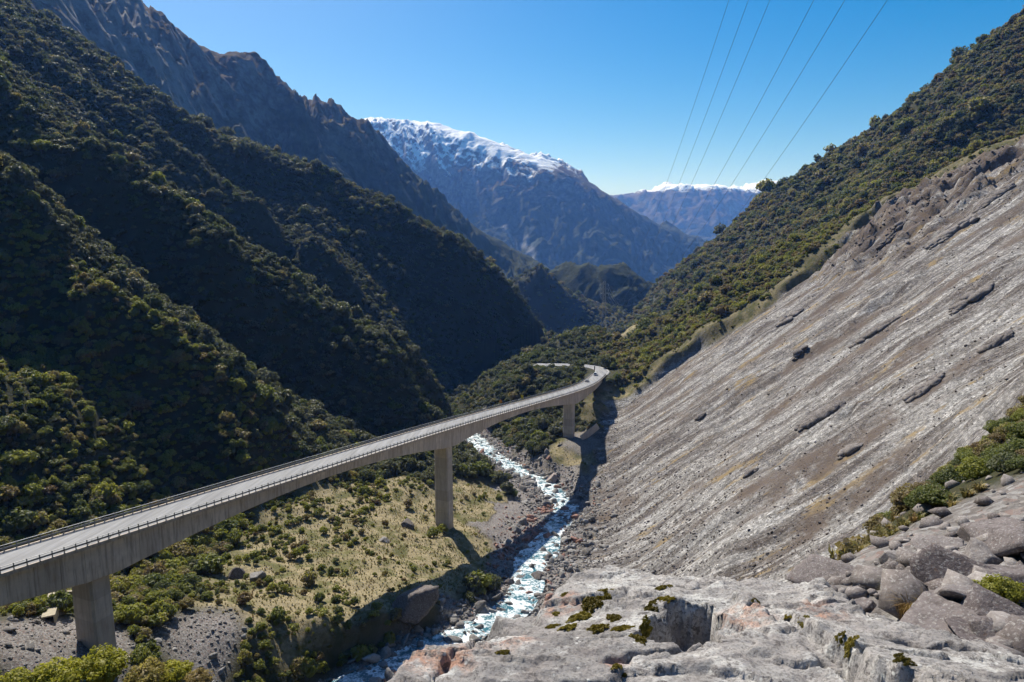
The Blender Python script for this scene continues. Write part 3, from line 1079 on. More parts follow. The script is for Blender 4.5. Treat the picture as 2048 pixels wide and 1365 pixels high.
# box girder cast in segments
SEG = 4.3
marks = []
for a, b in zip([S_START] + SP, SP + [S_END]):
    lo = a + (0 if a == S_START else 3.2)
    hi = b - (0 if b == S_END else 3.2)
    n = max(1, round((hi - lo) / SEG))
    marks += [(lo + (hi - lo) * k / n, lo + (hi - lo) * (k + 1) / n) for k in range(n)]
for s0 in SP:
    marks.append((s0 - 3.2, s0 + 3.2))
marks.sort()
BW = 3.9                                                            # half width of the box
for k, (a, b) in enumerate(marks):
    pier_seg = (b - a) > 6
    ss = np.linspace(a + 0.02, b - 0.02, 4)
    bw = BW + (0.03 if pier_seg else 0.0)

    def sect(s, bw=bw):
        h = depth_at(s)
        return [(-bw, -0.64), (-bw + 0.12, -h + 0.15), (-bw + 0.27, -h), (bw - 0.27, -h), (bw - 0.12, -h + 0.15), (bw, -0.64)]
    v, f = section_sweep(ss, sect)
    child(mesh_obj('girder_segment', v, f, M_CONC))

# piers: chamfered shafts in lifts, on footings
PB = [float(hgt(on(s0)[0][0], on(s0)[0][1])) - 0.4 for s0 in SP]
for i, s0 in enumerate(SP):
    p, d, n = on(s0)
    top = p[2] - HP + 0.02
    bot = PB[i] - 3.0
    dz = Vector((d[0], d[1], 0)).normalized()
    nz = Vector((n[0], n[1], 0))

    def ring(hl, hw, z, ch=0.38):
        pts_ = [(-hl + ch, -hw), (hl - ch, -hw), (hl, -hw + ch), (hl, hw - ch), (hl - ch, hw), (-hl + ch, hw), (-hl, hw - ch), (-hl, -hw + ch)]
        return [(p[0] + dz.x * a + nz.x * b, p[1] + dz.y * a + nz.y * b, z) for a, b in pts_]
    lifts = []
    z = top
    while z > bot:
        lifts.append((max(bot, z - 4.1), z))
        z -= 4.1
    pier = None
    for (za, zb) in lifts:
        ka = 1 + 0.006 * (top - za) / 4
        kb = 1 + 0.006 * (top - zb) / 4
        V_ = ring(1.95 * ka, 2.75 * ka, za + 0.035) + ring(1.95 * kb, 2.75 * kb, zb - 0.0)
        Fq = [(j, (j + 1) % 8, 8 + (j + 1) % 8, 8 + j) for j in range(8)] + [tuple(range(7, -1, -1)), tuple(range(8, 16))]
        o = mesh_obj('pier' if pier is None else 'pier_lift', V_, Fq, M_PIER)
        if pier is None:
            pier = child(o)
        else:
            o.parent = pier
            o.matrix_parent_inverse = pier.matrix_parent_inverse
            o.matrix_parent_inverse = Matrix.Identity(4)
    V_ = ring(3.4, 4.2, bot - 4, 0.1) + ring(3.4, 4.2, PB[i] - 2.6, 0.1)
    Fq = [(j, (j + 1) % 8, 8 + (j + 1) % 8, 8 + j) for j in range(8)] + [tuple(range(7, -1, -1)), tuple(range(8, 16))]
    o = mesh_obj('footing', V_, Fq, M_PIER)
    o.parent = pier

# guard rails: posts every two metres, beam and hand rail
post_me = {}


def post_mesh(sg):
    if sg not in post_me:
        m = MB()
        m.box(-0.06, 0.06, -0.075, 0.075, 0.0, 1.16)
        m.box(-0.13, 0.13, -0.16, 0.16, 0.0, 0.03)
        me_ = bpy.data.meshes.new('post')
        me_.from_pydata(m.v, [], m.f)
        me_.materials.append(M_DSTEEL)
        post_me[sg] = me_
    return post_me[sg]


for sg in (-1, 1):
    off = sg * (HW - 0.16)
    v, f = section_sweep(st, lambda s: [(off - 0.045, 1.17), (off + 0.045, 1.17), (off + 0.045, 1.26), (off - 0.045, 1.26)])
    rail = child(mesh_obj('guard_rail', v, f, M_STEEL))
    io = off - sg * 0.12
    v, f = section_sweep(st, lambda s: [(io - 0.03, 0.52), (io + 0.02, 0.52), (io + 0.06 * sg, 0.60), (io + 0.02, 0.68), (io + 0.06 * sg, 0.76), (io + 0.02, 0.84), (io - 0.03, 0.84)] if sg > 0 else
                        [(io + 0.03, 0.84), (io - 0.02, 0.84), (io - 0.06, 0.76), (io - 0.02, 0.68), (io - 0.06, 0.60), (io - 0.02, 0.52), (io + 0.03, 0.52)])
    beam = mesh_obj('beam', v, f, M_DSTEEL)
    beam.parent = rail
    hid = MB()
    for s in np.arange(S_START + 1, S_END, 2.0):
        p, d, n = on(s)
        q = p + n * off
        if s < SP[0] - 30 or s > S_END - 40:
            hid.box(q[0] - 0.06, q[0] + 0.06, q[1] - 0.07, q[1] + 0.07, q[2] + 0.16, q[2] + 1.3)
            continue
        o = bpy.data.objects.new('post', post_mesh(sg))
        COL.objects.link(o)
        o.location = (q[0], q[1], q[2] + 0.155)
        o.rotation_euler = (0, 0, math.atan2(d[1], d[0]))
        o.parent = rail
    hp = hid.build('post_row', M_DSTEEL, rail)
    hp['kind'] = 'stuff'
    # diagonal bracing over the piers
    for s0 in SP:
        m = MB()
        for k in (-2, -1, 0, 1):
            a, b = on(s0 + 2 * k + 1.0), on(s0 + 2 * k + 2.0)
            pa, pb = a[0] + a[2] * off, b[0] + b[2] * off
            m.bar(pa + np.array((0, 0, .2)), pb + np.array((0, 0, 1.1)), 0.06)
        o = m.build('brace', M_DSTEEL)
        o.parent = rail

# abutment wall at the far end, wing wall by the third pier, retaining wall and flume by the first
pe, de, ne = on(S_END)
m = MB()
v, f = section_sweep([S_END - 0.6, S_END + 5], lambda s: [(-HW, -0.64), (-HW, -9), (HW, -9), (HW, -0.64)])
m.add(v, f)
child(m.build('abutment', M_CONC))

# ------------------------------------------------------------------ road beyond the bridge
rs = np.arange(S_END + 0.05, CS[-1] - 3, 2.0)
v, f = section_sweep(rs, lambda s: [(-HW + 0.1, -1.2), (-HW + 0.1, 0.01), (0, 0.05), (HW + 0.3, 0.01), (HW + 0.3, -1.2)][::-1])
road = tag(mesh_obj('road', v, f, M_ROAD), kind='structure')
for o_ in (-HW + 0.55, HW - 0.5):
    v, f = section_sweep(rs, lambda s: [(o_ - 0.06, 0.036), (o_ - 0.06, 0.042), (o_ + 0.06, 0.042), (o_ + 0.06, 0.036)])
    ln = mesh_obj('edge_line', v, f, M_PAINT, road)

# ================================================================== FOLIAGE
def make_leaf(name, ramp, trans=0.48, tint_attr='tint'):
    t = NT(name)
    tint = t.attr(tint_attr, 'Fac', 'INSTANCER')
    lv = t.attr('leaf')
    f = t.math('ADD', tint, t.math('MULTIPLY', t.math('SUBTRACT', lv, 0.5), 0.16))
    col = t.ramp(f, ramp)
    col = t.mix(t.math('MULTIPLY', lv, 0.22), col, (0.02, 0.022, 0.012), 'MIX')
    d = t.n('ShaderNodeBsdfPrincipled')
    d.inputs['Roughness'].default_value = 0.55
    d.inputs['Specular IOR Level'].default_value = 0.28
    t.l(col, d.inputs['Base Color'])
    tr = t.n('ShaderNodeBsdfTranslucent')
    tc = t.mix(0.5, col, t.mix(1.0, col, (1.0, 1.05, 0.35), 'MULTIPLY'))
    t.l(tc, tr.inputs['Color'])
    mx = t.n('ShaderNodeMixShader')
    mx.inputs[0].default_value = trans
    t.l(d.outputs[0], mx.inputs[1])
    t.l(tr.outputs[0], mx.inputs[2])
    t.l(mx.outputs[0], t.out.inputs['Surface'])
    return t.m


LEAF_RAMP = [(0.0, (0.115, 0.122, 0.080)), (0.18, (0.160, 0.162, 0.110)), (0.36, (0.120, 0.145, 0.055)), (0.52, (0.185, 0.205, 0.060)),
             (0.70, (0.360, 0.360, 0.075)), (0.82, (0.300, 0.250, 0.135)), (1.0, (0.190, 0.125, 0.072))]
M_LEAF = make_leaf('evergreen_leaves', LEAF_RAMP)
M_BARK = plain('grey_bark', (0.11, 0.09, 0.07), 0.9, 0, 0.2, 0.3, 9)


def crown_mesh(name, seed, leaves, leaf, flat=0.85, lobes=7, gap=0.0):
    """a lumpy crown about one metre in radius made of many small leaf sprays; base at z = 0"""
    r = np.random.default_rng(seed)
    cs = [(0, 0, 0.62 * flat, 0.62)]
    for k in range(lobes):
        a = 2 * math.pi * (k + r.uniform(-.3, .3)) / lobes
        d = r.uniform(0.36, 0.62)
        cs.append((d * math.cos(a), d * math.sin(a), r.uniform(0.30, 0.78) * flat, r.uniform(0.30, 0.46)))
    cs = np.array(cs)
    w = cs[:, 3] ** 2
    idx = r.choice(len(cs), leaves, p=w / w.sum())
    n = r.normal(size=(leaves, 3))
    n[:, 2] = np.abs(n[:, 2]) * 0.9 + 0.15 * n[:, 2]
    n /= np.linalg.norm(n, axis=1)[:, None]
    rad = cs[idx, 3] * r.uniform(0.72, 1.05, leaves)
    P = cs[idx, :3] + n * rad[:, None]
    P[:, 2] = np.maximum(P[:, 2], 0.05)
    # clumped density: drop leaves in some patches
    keep = np.sin(P[:, 0] * 7 + seed) * np.sin(P[:, 1] * 6.3 + seed * 2) * np.sin(P[:, 2] * 6.7 + 1) > -0.35 + gap * 0.5
    P, n = P[keep], n[keep]
    m = len(P)
    nn = n + r.normal(size=(m, 3)) * 0.55
    nn /= np.linalg.norm(nn, axis=1)[:, None]
    t = np.cross(nn, r.normal(size=(m, 3)))
    t /= np.linalg.norm(t, axis=1)[:, None]
    b = np.cross(nn, t)
    sz = leaf * r.uniform(0.6, 1.4, m)
    # each spray: a bent four-point kite
    A = P + t * sz[:, None]
    B = P + b * (sz * 0.62)[:, None] + nn * (sz * 0.25)[:, None]
    C = P - t * (sz * 0.9)[:, None]
    D = P - b * (sz * 0.62)[:, None] + nn * (sz * 0.25)[:, None]
    V = np.stack([A, B, C, D], 1).reshape(-1, 3)
    tr = []
    k = np.arange(m)[:, None] * 4
    tr = np.concatenate([k + np.array([[0, 1, 2]]), k + np.array([[0, 2, 3]])])
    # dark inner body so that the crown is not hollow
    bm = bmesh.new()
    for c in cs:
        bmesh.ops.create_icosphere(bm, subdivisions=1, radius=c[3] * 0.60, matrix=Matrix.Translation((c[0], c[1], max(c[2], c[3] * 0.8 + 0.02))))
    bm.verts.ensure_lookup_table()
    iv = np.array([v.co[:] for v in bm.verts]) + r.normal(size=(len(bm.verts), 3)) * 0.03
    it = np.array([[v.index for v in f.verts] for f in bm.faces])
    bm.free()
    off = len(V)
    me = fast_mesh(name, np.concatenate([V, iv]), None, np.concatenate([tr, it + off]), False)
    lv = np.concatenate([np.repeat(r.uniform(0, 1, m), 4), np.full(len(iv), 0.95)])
    set_attr(me, 'leaf', lv)
    me.materials.append(M_LEAF)
    return me


def trunk_mesh(name, seed, h=0.5):
    r = random.Random(seed)
    m = MB()

    def limb(a, b, r0, r1, k=5):
        a, b = Vector(a), Vector(b)
        d = (b - a).normalized()
        s = d.cross(Vector((0.3, 0.7, 0.2))).normalized()
        t = d.cross(s)
        v = [a + (s * math.cos(2 * math.pi * i / k) + t * math.sin(2 * math.pi * i / k)) * r0 for i in range(k)]
        v += [b + (s * math.cos(2 * math.pi * i / k) + t * math.sin(2 * math.pi * i / k)) * r1 for i in range(k)]
        m.add(v, [(i, (i + 1) % k, k + (i + 1) % k, k + i) for i in range(k)] + [tuple(range(k, 2 * k))])
    limb((0, 0, -0.35), (0.03, 0.02, 0.25), 0.085, 0.06)
    for i in range(4):
        a = 2 * math.pi * i / 4 + r.uniform(-.4, .4)
        limb((0.03, 0.02, 0.2), (0.42 * math.cos(a), 0.42 * math.sin(a), h + r.uniform(0, .2)), 0.045, 0.02)
    me = bpy.data.meshes.new(name)
    me.from_pydata(m.v, [], m.f)
    me.materials.append(M_BARK)
    return me


def proto_collection(name, meshes):
    c = bpy.data.collections.new(name)
    for k, me in enumerate(meshes):
        o = bpy.data.objects.new('%s_%02d' % (name, k), me)
        c.objects.link(o)
    return c


def scatter(name, P, scale, rotz, index, tint, coll, label=None, cat=None, tilt=None, sz=None):
    """one object of stuff: points carrying instances"""
    me = bpy.data.meshes.new(name)
    me.vertices.add(len(P))
    me.vertices.foreach_set('co', np.ascontiguousarray(P, np.float32).ravel())
    sc3 = np.stack([scale, scale, scale * (sz if sz is not None else 1.0)], -1)
    rot = np.zeros((len(P), 3)) if tilt is None else np.array(tilt)
    rot[:, 2] = rotz
    for nm, arr in (('sc', sc3), ('rot', rot)):
        a = me.attributes.new(nm, 'FLOAT_VECTOR', 'POINT')
        a.data.foreach_set('vector', np.ascontiguousarray(arr, np.float32).ravel())
    a = me.attributes.new('idx', 'INT', 'POINT')
    a.data.foreach_set('value', np.ascontiguousarray(index, np.int32))
    a = me.attributes.new('tint', 'FLOAT', 'POINT')
    a.data.foreach_set('value', np.ascontiguousarray(tint, np.float32))
    me.update()
    o = bpy.data.objects.new(name, me)
    COL.objects.link(o)
    ng = bpy.data.node_groups.new(name + '_nodes', 'GeometryNodeTree')
    ng.interface.new_socket('Geometry', in_out='INPUT', socket_type='NodeSocketGeometry')
    ng.interface.new_socket('Geometry', in_out='OUTPUT', socket_type='NodeSocketGeometry')
    N, L = ng.nodes, ng.links
    gi, go = N.new('NodeGroupInput'), N.new('NodeGroupOutput')
    ci = N.new('GeometryNodeCollectionInfo')
    ci.inputs['Collection'].default_value = coll
    ci.inputs['Separate Children'].default_value = True
    ci.inputs['Reset Children'].default_value = True
    m2p = N.new('GeometryNodeMeshToPoints')
    iop = N.new('GeometryNodeInstanceOnPoints')
    iop.inputs['Pick Instance'].default_value = True

    def na(nm, typ):
        x = N.new('GeometryNodeInputNamedAttribute')
        x.data_type = typ
        x.inputs['Name'].default_value = nm
        return x.outputs['Attribute']
    L.new(gi.outputs[0], m2p.inputs['Mesh'])
    L.new(m2p.outputs[0], iop.inputs['Points'])
    L.new(ci.outputs[0], iop.inputs['Instance'])
    L.new(na('idx', 'INT'), iop.inputs['Instance Index'])
    e2r = N.new('FunctionNodeEulerToRotation')
    L.new(na('rot', 'FLOAT_VECTOR'), e2r.inputs[0])
    L.new(e2r.outputs[0], iop.inputs['Rotation'])
    L.new(na('sc', 'FLOAT_VECTOR'), iop.inputs['Scale'])
    L.new(iop.outputs[0], go.inputs[0])
    md = o.modifiers.new('scatter', 'NODES')
    md.node_group = ng
    tag(o, label, cat, None, 'stuff')
    return o


CROWNS = [crown_mesh('crown_%d' % k, 100 + k, 620 if k < 6 else 460, [0.125, 0.14, 0.115, 0.15, 0.12, 0.135, 0.16, 0.17][k], [0.95, 0.8, 1.15, 0.7, 1.0, 0.9, 0.75, 0.85][k], [7, 6, 8, 5, 9, 7, 6, 5][k], [0, 0, .2, 0, .1, .3, .4, .3][k]) for k in range(8)]
CROWNS_MIX = CROWNS + [crown_mesh('tall_crown', 140, 620, 0.12, 1.75, 8, 0.15), crown_mesh('thin_crown', 141, 260, 0.10, 1.35, 6, 0.7), crown_mesh('twiggy_crown', 142, 300, 0.07, 1.1, 9, 0.5)]
CROWN_COL = proto_collection('crown_prototypes', CROWNS_MIX)
TRUNKS = [trunk_mesh('trunk_%d' % k, k) for k in range(3)]

# ------------------------------------------------------------------ where plants stand
BR_POLY = np.array([CL[np.argmin(np.abs(CS - s))] for s in np.arange(SP[0] - 90, S_END, 10.0)])


def candidates(x0, x1, y0, y1, cell, seed):
    r = np.random.default_rng(seed)
    nx, ny = int((x1 - x0) / cell), int((y1 - y0) / cell)
    X, Y = np.meshgrid(x0 + (np.arange(nx) + .5) * cell, y0 + (np.arange(ny) + .5) * cell)
    X = X + r.uniform(-.5, .5, X.shape) * cell
    Y = Y + r.uniform(-.5, .5, X.shape) * cell
    return X.ravel(), Y.ravel()


def frustum(P, mx=170, my=170):
    px, py, d = proj(P)
    return (d > 1) & (px > -mx) & (px < W + mx) & (py > -my) & (py < H + my)


trees = []                                     # x, y, z, scale, tint
for (x0, x1, y0, y1, cell, seed) in ((-200, 130, 92, 300, 1.8, 1), (-420, 60, 300, 520, 2.6, 2), (60, 320, 300, 520, 2.1, 12), (-560, 60, 520, 800, 3.5, 3), (60, 420, 520, 800, 2.8, 13), (-620, 620, 800, 1150, 4.8, 4), (-300, 520, 1150, 1650, 8.0, 5), (-420, -200, 180, 300, 2.6, 6), (320, 640, 380, 800, 3.2, 8)):
    X, Y = candidates(x0, x1, y0, y1, cell, seed)
    Z = hgt(X, Y)
    P = np.stack([X, Y, Z], -1)
    k = frustum(P)
    X, Y, Z = X[k], Y[k], Z[k]
    sc, gr, te, dr = masks(X, Y)
    r = np.random.default_rng(seed + 60)
    dens = (1 - smooth(0.05, 0.4, sc)) * (1 - smooth(0.1, 0.5, gr)) * (1 - 0.66 * te)
    rd = dist_poly(X, Y, ROAD)[0]
    bd = dist_poly(X, Y, BR_POLY)[0]
    front = Y < np.interp(X, [0, 12, 31, 47, 57, 62], [503, 498, 494, 489, 481, 465])
    dens *= np.where(front, smooth(11.0, 14.0, rd), smooth(6.0, 9.5, rd))
    deckz = dist_poly(X, Y, BR_POLY)[1]
    dens *= np.where((bd < 8) & (Z > deckz - 11), 0.0, 1.0)
    for s0 in SP:
        p, _, _ = on(s0)
        dens *= smooth(3.5, 7, np.hypot(X - p[0], Y - p[1]))
    dens *= smooth(-0.75, -0.35, perlin(X / 26, Y / 26, 51)) * 0.35 + 0.65
    patch = smooth(-0.15, 0.25, perlin(X / 17, Y / 17, 56)) * smooth(-20, -60, X)
    dens *= np.where(te > 0.3, 0.25 + 1.6 * patch, 1.0)
    keep = r.uniform(size=len(X)) < dens * 0.93
    X, Y, Z, te = X[keep], Y[keep], Z[keep], te[keep]
    d = np.hypot(X, Y)
    big = perlin(X / 45, Y / 45, 52)
    left_near = (X < -30) & (Y < 262)
    right = X > 40
    base = np.where(left_near, 1.35, np.where(right & (Y < 620), 1.6, 1.95))
    base = np.where(te > 0.3, 0.85, base)
    base = base * np.clip(1 + 0.25 * big, 0.6, 1.4) * (1 + smooth(500, 1300, d) * 0.9)
    s = base * np.exp(r.normal(0, 0.42, len(X)))
    # tint: left slope greyish olive with paler crowns, right scrub brown and olive, shelf yellow green
    t = 0.16 + 0.16 * r.normal(size=len(X)) + 0.12 * perlin(X / 60, Y / 60, 53)
    t = np.where(left_near, 0.58 + 0.15 * r.normal(size=len(X)) + 0.15 * perlin(X / 22, Y / 22, 54), t)
    br = r.uniform(size=len(X))
    t = np.where(right, np.where(br < 0.45, 0.83 + 0.06 * r.normal(size=len(X)), np.where(Y < 560, 0.60, 0.32) + 0.15 * r.normal(size=len(X))), t)
    t = np.where((X > -30) & (X < 70) & (Y > 370) & (Y < 700), 0.22 + 0.14 * r.normal(size=len(X)), t)
    t = np.where(te > 0.3, 0.60 + 0.13 * r.normal(size=len(X)), t)
    t = np.where((br > 0.94) & (~right), 0.84, t)
    t = np.where((br < 0.12) & left_near, 0.84 + 0.08 * r.normal(size=len(X)), t)
    t = np.clip(t, 0.0, 1.0)
    trees.append(np.stack([X, Y, Z, s, t], -1))
trees = np.concatenate(trees)
vis = np.array([sees((q[0], q[1], q[2] + q[3] * 1.5 + 4)) for q in trees])
trees = trees[vis]
# rank by how large each shows: the 300 largest that are really in the picture become things
px, py, dd = proj(trees[:, :3])
clear = np.array([sees((q[0], q[1], q[2] + q[3])) for q in trees])
inpic = (px > 4) & (px < W - 4) & (py > 4) & (py < H - 30) & clear
# not behind the deck
size = np.where(inpic, trees[:, 3] / dd, 0)
# shares of the picture: left shelf and terrace first, then the right bank
order = np.argsort(-size)[:300]
is_thing = np.zeros(len(trees), bool)
is_thing[order] = True
T = trees[~is_thing]
rr = np.random.default_rng(99)
scatter('forest', np.stack([T[:, 0], T[:, 1], T[:, 2] - 0.12 * T[:, 3]], -1), T[:, 3], rr.uniform(0, 6.28, len(T)), rr.integers(0, 11, len(T)), T[:, 4], CROWN_COL,
        'dense evergreen forest and scrub covering the valley sides', 'forest', sz=rr.uniform(0.85, 1.35, len(T)))
ZONES = {'terrace': ('shrub on the straw-coloured terrace under the viaduct', 'shrubs on the terrace under the viaduct'),
         'foot': ('shrub at the foot of the left slope near the first pier', 'shrubs near the first pier'),
         'shelf': ('shrub on the sunlit slope above the near end of the viaduct', 'shrubs on the sunlit left slope'),
         'bank': ('tree on the bank and slope around the third pier', 'scrub trees at the far end of the viaduct'),
         'scrub': ('bush on the vegetated edge above the scree', 'bushes above the scree'),
         'spur': ('tree on the steep forested spur behind the viaduct', 'trees on the forested left spurs')}


def tint_word(t):
    return ['dark grey-green', 'grey-green', 'dark green', 'mid green', 'yellow-green', 'straw-brown', 'rusty brown'][int(np.searchsorted([0.08, 0.24, 0.42, 0.58, 0.75, 0.9], t))]
for i, k in enumerate(order):
    x, y, z, s, t = trees[k]
    zone = ('scrub' if x > 75 else 'bank') if x > -5 else ('terrace' if masks(np.array([x]), np.array([y]))[2][0] > 0.25 else ('foot' if z < -78 and y < 260 else ('shelf' if y < 275 else 'spur')))
    word = ('large ' if s > 2.0 else ('small ' if s < 1.2 else '')) + tint_word(t)
    isb_ = zone in ('terrace', 'shelf', 'foot', 'scrub')
    o = empty('shrub' if isb_ else 'tree', (x, y, z), rr.uniform(0, 6.28))
    o.scale = (s, s, s * rr.uniform(0.85, 1.3))
    tag(o, word + ' ' + ZONES[zone][0], 'shrub' if isb_ else 'tree', word + ' ' + ZONES[zone][1])
    tk = bpy.data.objects.new('trunk', TRUNKS[i % 3])
    COL.objects.link(tk)
    tk.parent = o
    cr = bpy.data.objects.new('crown', CROWNS[rr.integers(0, 6)])
    cr['tint'] = float(t)
    COL.objects.link(cr)
    cr.parent = o
print('trees', len(trees))

# ================================================================== ROCKS AND RIVER
def make_stone(name, stops, lichen=0.0, bump=0.6, scale=1.0, use_tint=True):
    t = NT(name)
    p = t.pos()
    if use_tint:
        f = t.attr('tint', 'Fac', 'INSTANCER')
    else:
        f = t.n('ShaderNodeObjectInfo').outputs['Random']
    col = t.ramp(f, stops)
    n = t.noise(p, 1.1 * scale, 6, 0.68)
    col = t.mix(t.ramp(n, [(0.34, 0.75), (0.56, 0.0)]), col, t.mix(1.0, col, (0.42, 0.40, 0.40), 'MULTIPLY'))
    col = t.mix(t.math('MULTIPLY', t.ramp(t.noise(p, 3.7 * scale, 5, 0.7), [(0.52, 0.0), (0.66, 1.0)]), 0.55), col, (0.44, 0.43, 0.41))
    if lichen:
        col = t.mix(t.math('MULTIPLY', t.ramp(t.noise(p, 1.9 * scale, 6, 0.7), [(0.60, 0.0), (0.68, 1.0)]), lichen), col, (0.32, 0.15, 0.07))
    h = t.noise(p, 4.0 * scale, 7, 0.7)
    t.principled(col, 0.9, t.bump(h, bump, 0.16 / scale), 0.2)
    return t.m


M_BOULDER = make_stone('river_boulder', [(0.0, (0.13, 0.12, 0.115)), (0.5, (0.22, 0.21, 0.20)), (0.85, (0.31, 0.30, 0.29)), (1.0, (0.30, 0.165, 0.125))])
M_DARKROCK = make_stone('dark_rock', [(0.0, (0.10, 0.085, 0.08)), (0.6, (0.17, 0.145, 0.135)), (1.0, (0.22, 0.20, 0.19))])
M_CRAG = make_stone('near_crag', [(0.0, (0.125, 0.105, 0.105)), (0.6, (0.19, 0.165, 0.16)), (1.0, (0.27, 0.25, 0.24))], 0.2, 1.0, 5.0)

M_CHIP = make_stone('gravel_chip', [(0.0, (0.12, 0.10, 0.095)), (0.6, (0.21, 0.185, 0.175)), (1.0, (0.32, 0.295, 0.28))], 0.0, 0.6, 5.0)


def rock_mesh(name, seed, sub=2, planes=13, squash=0.75, rough=0.05, mat=None):
    """angular boulder about one metre in radius"""
    r = np.random.default_rng(seed)
    kk_ = np.arange(planes) + 0.5
    ph_ = np.arccos(1 - 2 * kk_ / planes)
    th_ = math.pi * (1 + 5 ** 0.5) * kk_ + r.uniform(0, 6)
    N = np.stack([np.cos(th_) * np.sin(ph_), np.sin(th_) * np.sin(ph_), np.cos(ph_)], -1) + r.normal(0, 0.28, (planes, 3))
    N /= np.linalg.norm(N, axis=1)[:, None]
    D = r.uniform(0.50, 0.88, planes)
    bm = bmesh.new()
    bmesh.ops.create_icosphere(bm, subdivisions=sub, radius=1.0)
    co = np.array([v.co[:] for v in bm.verts])
    tri = np.array([[v.index for v in f.verts] for f in bm.faces])
    bm.free()
    c = co @ N.T
    rad = np.where(c > 0.05, D / np.maximum(c, 0.05), 9).min(1)
    rad = np.minimum(rad, 1.5)
    co = co * (rad * (1 + rough * r.normal(size=len(co))))[:, None]
    co[:, 2] *= squash
    co[:, 0] *= r.uniform(0.85, 1.25)
    me = fast_mesh(name, co, None, tri, False)
    if mat:
        me.materials.append(mat)
    return me


STONES = [rock_mesh('stone_%d' % k, 300 + k, 3 if k < 4 else 1, 10, [0.8, 0.65, 0.9, 0.55, 0.7, 0.6][k], 0.035, M_BOULDER) for k in range(6)]
SCREE_COL = proto_collection('scree_prototypes', [rock_mesh('scree_stone_%d' % k, 320 + k, 1, 9, 0.6, 0.03, make_stone('scree_stone', [(0.0, (0.085, 0.068, 0.060)), (0.5, (0.17, 0.15, 0.138)), (1.0, (0.27, 0.255, 0.24))])) for k in range(3)])
STONE_COL = proto_collection('stone_prototypes', STONES)
DSTONES = [rock_mesh('dark_stone_%d' % k, 330 + k, 2, 9, 0.7, 0.05, M_DARKROCK) for k in range(3)]
CRAGS = [rock_mesh('crag_%d' % k, 350 + k, 4, 9, [0.95, 0.7, 0.8, 0.6][k], 0.006, M_CRAG) for k in range(4)]
CRAG_COL = proto_collection('crag_prototypes', [rock_mesh('chip_%d' % k, 370 + k, 1, 10, 0.6, 0.05, M_CHIP) for k in range(4)])


# ---- the river surface
def make_water():
    t = NT('river_water')
    p = t.pos()
    n = t.noise(p, 0.28, 6, 0.68, 0.8)
    n2 = t.noise(p, 1.3, 5, 0.7, 0.5)
    foam = t.math('ADD', t.math('MULTIPLY', n, 0.6), t.math('MULTIPLY', n2, 0.42))
    foam = t.ramp(foam, [(0.455, 0.0), (0.575, 1.0)])
    deep = t.mix(n, (0.015, 0.085, 0.115), (0.06, 0.20, 0.24))
    col = t.mix(foam, deep, (0.80, 0.84, 0.86))
    rg = t.math('ADD', t.math('MULTIPLY', foam, 0.55), 0.08)
    h = t.noise(p, 1.6, 6, 0.65, 0.6)
    t.principled(col, rg, t.bump(h, 0.6, 0.35), 0.5)
    return t.m


rp = []
for a, b in zip(RIVER[:-1], RIVER[1:]):
    n = max(2, int(np.linalg.norm(b - a) / 1.5))
    rp += [a + (b - a) * k / n for k in range(n)]
rp = np.array(rp)
rp = rp[rp[:, 1] < 470]
for _ in range(6):
    rp[1:-1] = 0.25 * rp[:-2] + 0.5 * rp[1:-1] + 0.25 * rp[2:]
tn = np.gradient(rp[:, :2], axis=0)
tn /= np.linalg.norm(tn, axis=1)[:, None]
nr = np.stack([tn[:, 1], -tn[:, 0]], -1)
sarc = np.concatenate([[0], np.cumsum(np.linalg.norm(np.diff(rp[:, :2], axis=0), axis=1))])
mid = 1.6 * perlin(sarc / 22, 0 * sarc, 61)
hw = 5.8 + 2.0 * perlin(sarc / 17, 0 * sarc + 3.3, 62) + 1.2 * smooth(350, 430, rp[:, 1])
uu = np.linspace(-1, 1, 9)
WX = rp[:, 0][:, None] + nr[:, 0][:, None] * (mid[:, None] + uu[None] * hw[:, None])
WY = rp[:, 1][:, None] + nr[:, 1][:, None] * (mid[:, None] + uu[None] * hw[:, None])
WZ = rp[:, 2][:, None] + 0.62 + 0.22 * fbm(WX / 3.0, WY / 3.0, 3, 63) - 0.25 * uu[None] ** 4
WZ = np.maximum(WZ, 0 * WZ + (rp[:, 2][:, None] + 0.15))
me = fast_mesh('river', np.stack([WX.ravel(), WY.ravel(), WZ.ravel()], -1), grid_quads(9, len(rp)))
tag(link('river', me, make_water()), kind='structure')

# ---- boulders along the river
r = np.random.default_rng(5)
n = 15000
k = r.choice(np.nonzero(rp[:, 1] < 460)[0], n)
o = r.normal(0, 9.0, n)
o = np.where((np.abs(o) < 3.4) & (r.uniform(size=n) < 0.55), np.sign(o) * (4.5 + np.abs(r.normal(0, 6, n))), o)
bx = rp[k, 0] + nr[k, 0] * o + r.uniform(-1, 1, n)
by = rp[k, 1] + nr[k, 1] * o + r.uniform(-1, 1, n)
bs = 0.24 * np.exp(np.abs(r.normal(0, 0.70, n)))
bs = np.where(r.uniform(size=n) < 0.035, bs * 2.2, bs)
bs = np.clip(bs, 0.18, 2.3)
_, bg_, bt_, _ = masks(bx, by)
ok = (bg_ > 0.35)
bx, by, bs = bx[ok], by[ok], bs[ok]
bz = np.maximum(hgt(bx, by), dist_poly(bx, by, RIVER)[1] - 0.1)
red = smooth(-0.2, 0.2, perlin(bx / 16, by / 16, 66)) * ((by > 215) & (by < 285) & (bx < np.interp(by, RIVER[:, 1], RIVER[:, 0]) + 1))
bt = np.clip(np.where(r.uniform(size=len(bx)) < 0.06 + 0.75 * red, 1.0, r.uniform(0, 0.85, len(bx))), 0, 1)
B = np.stack([bx, by, bz + 0.15 * bs, bs, bt], -1)
px, py, dd = proj(B[:, :3])
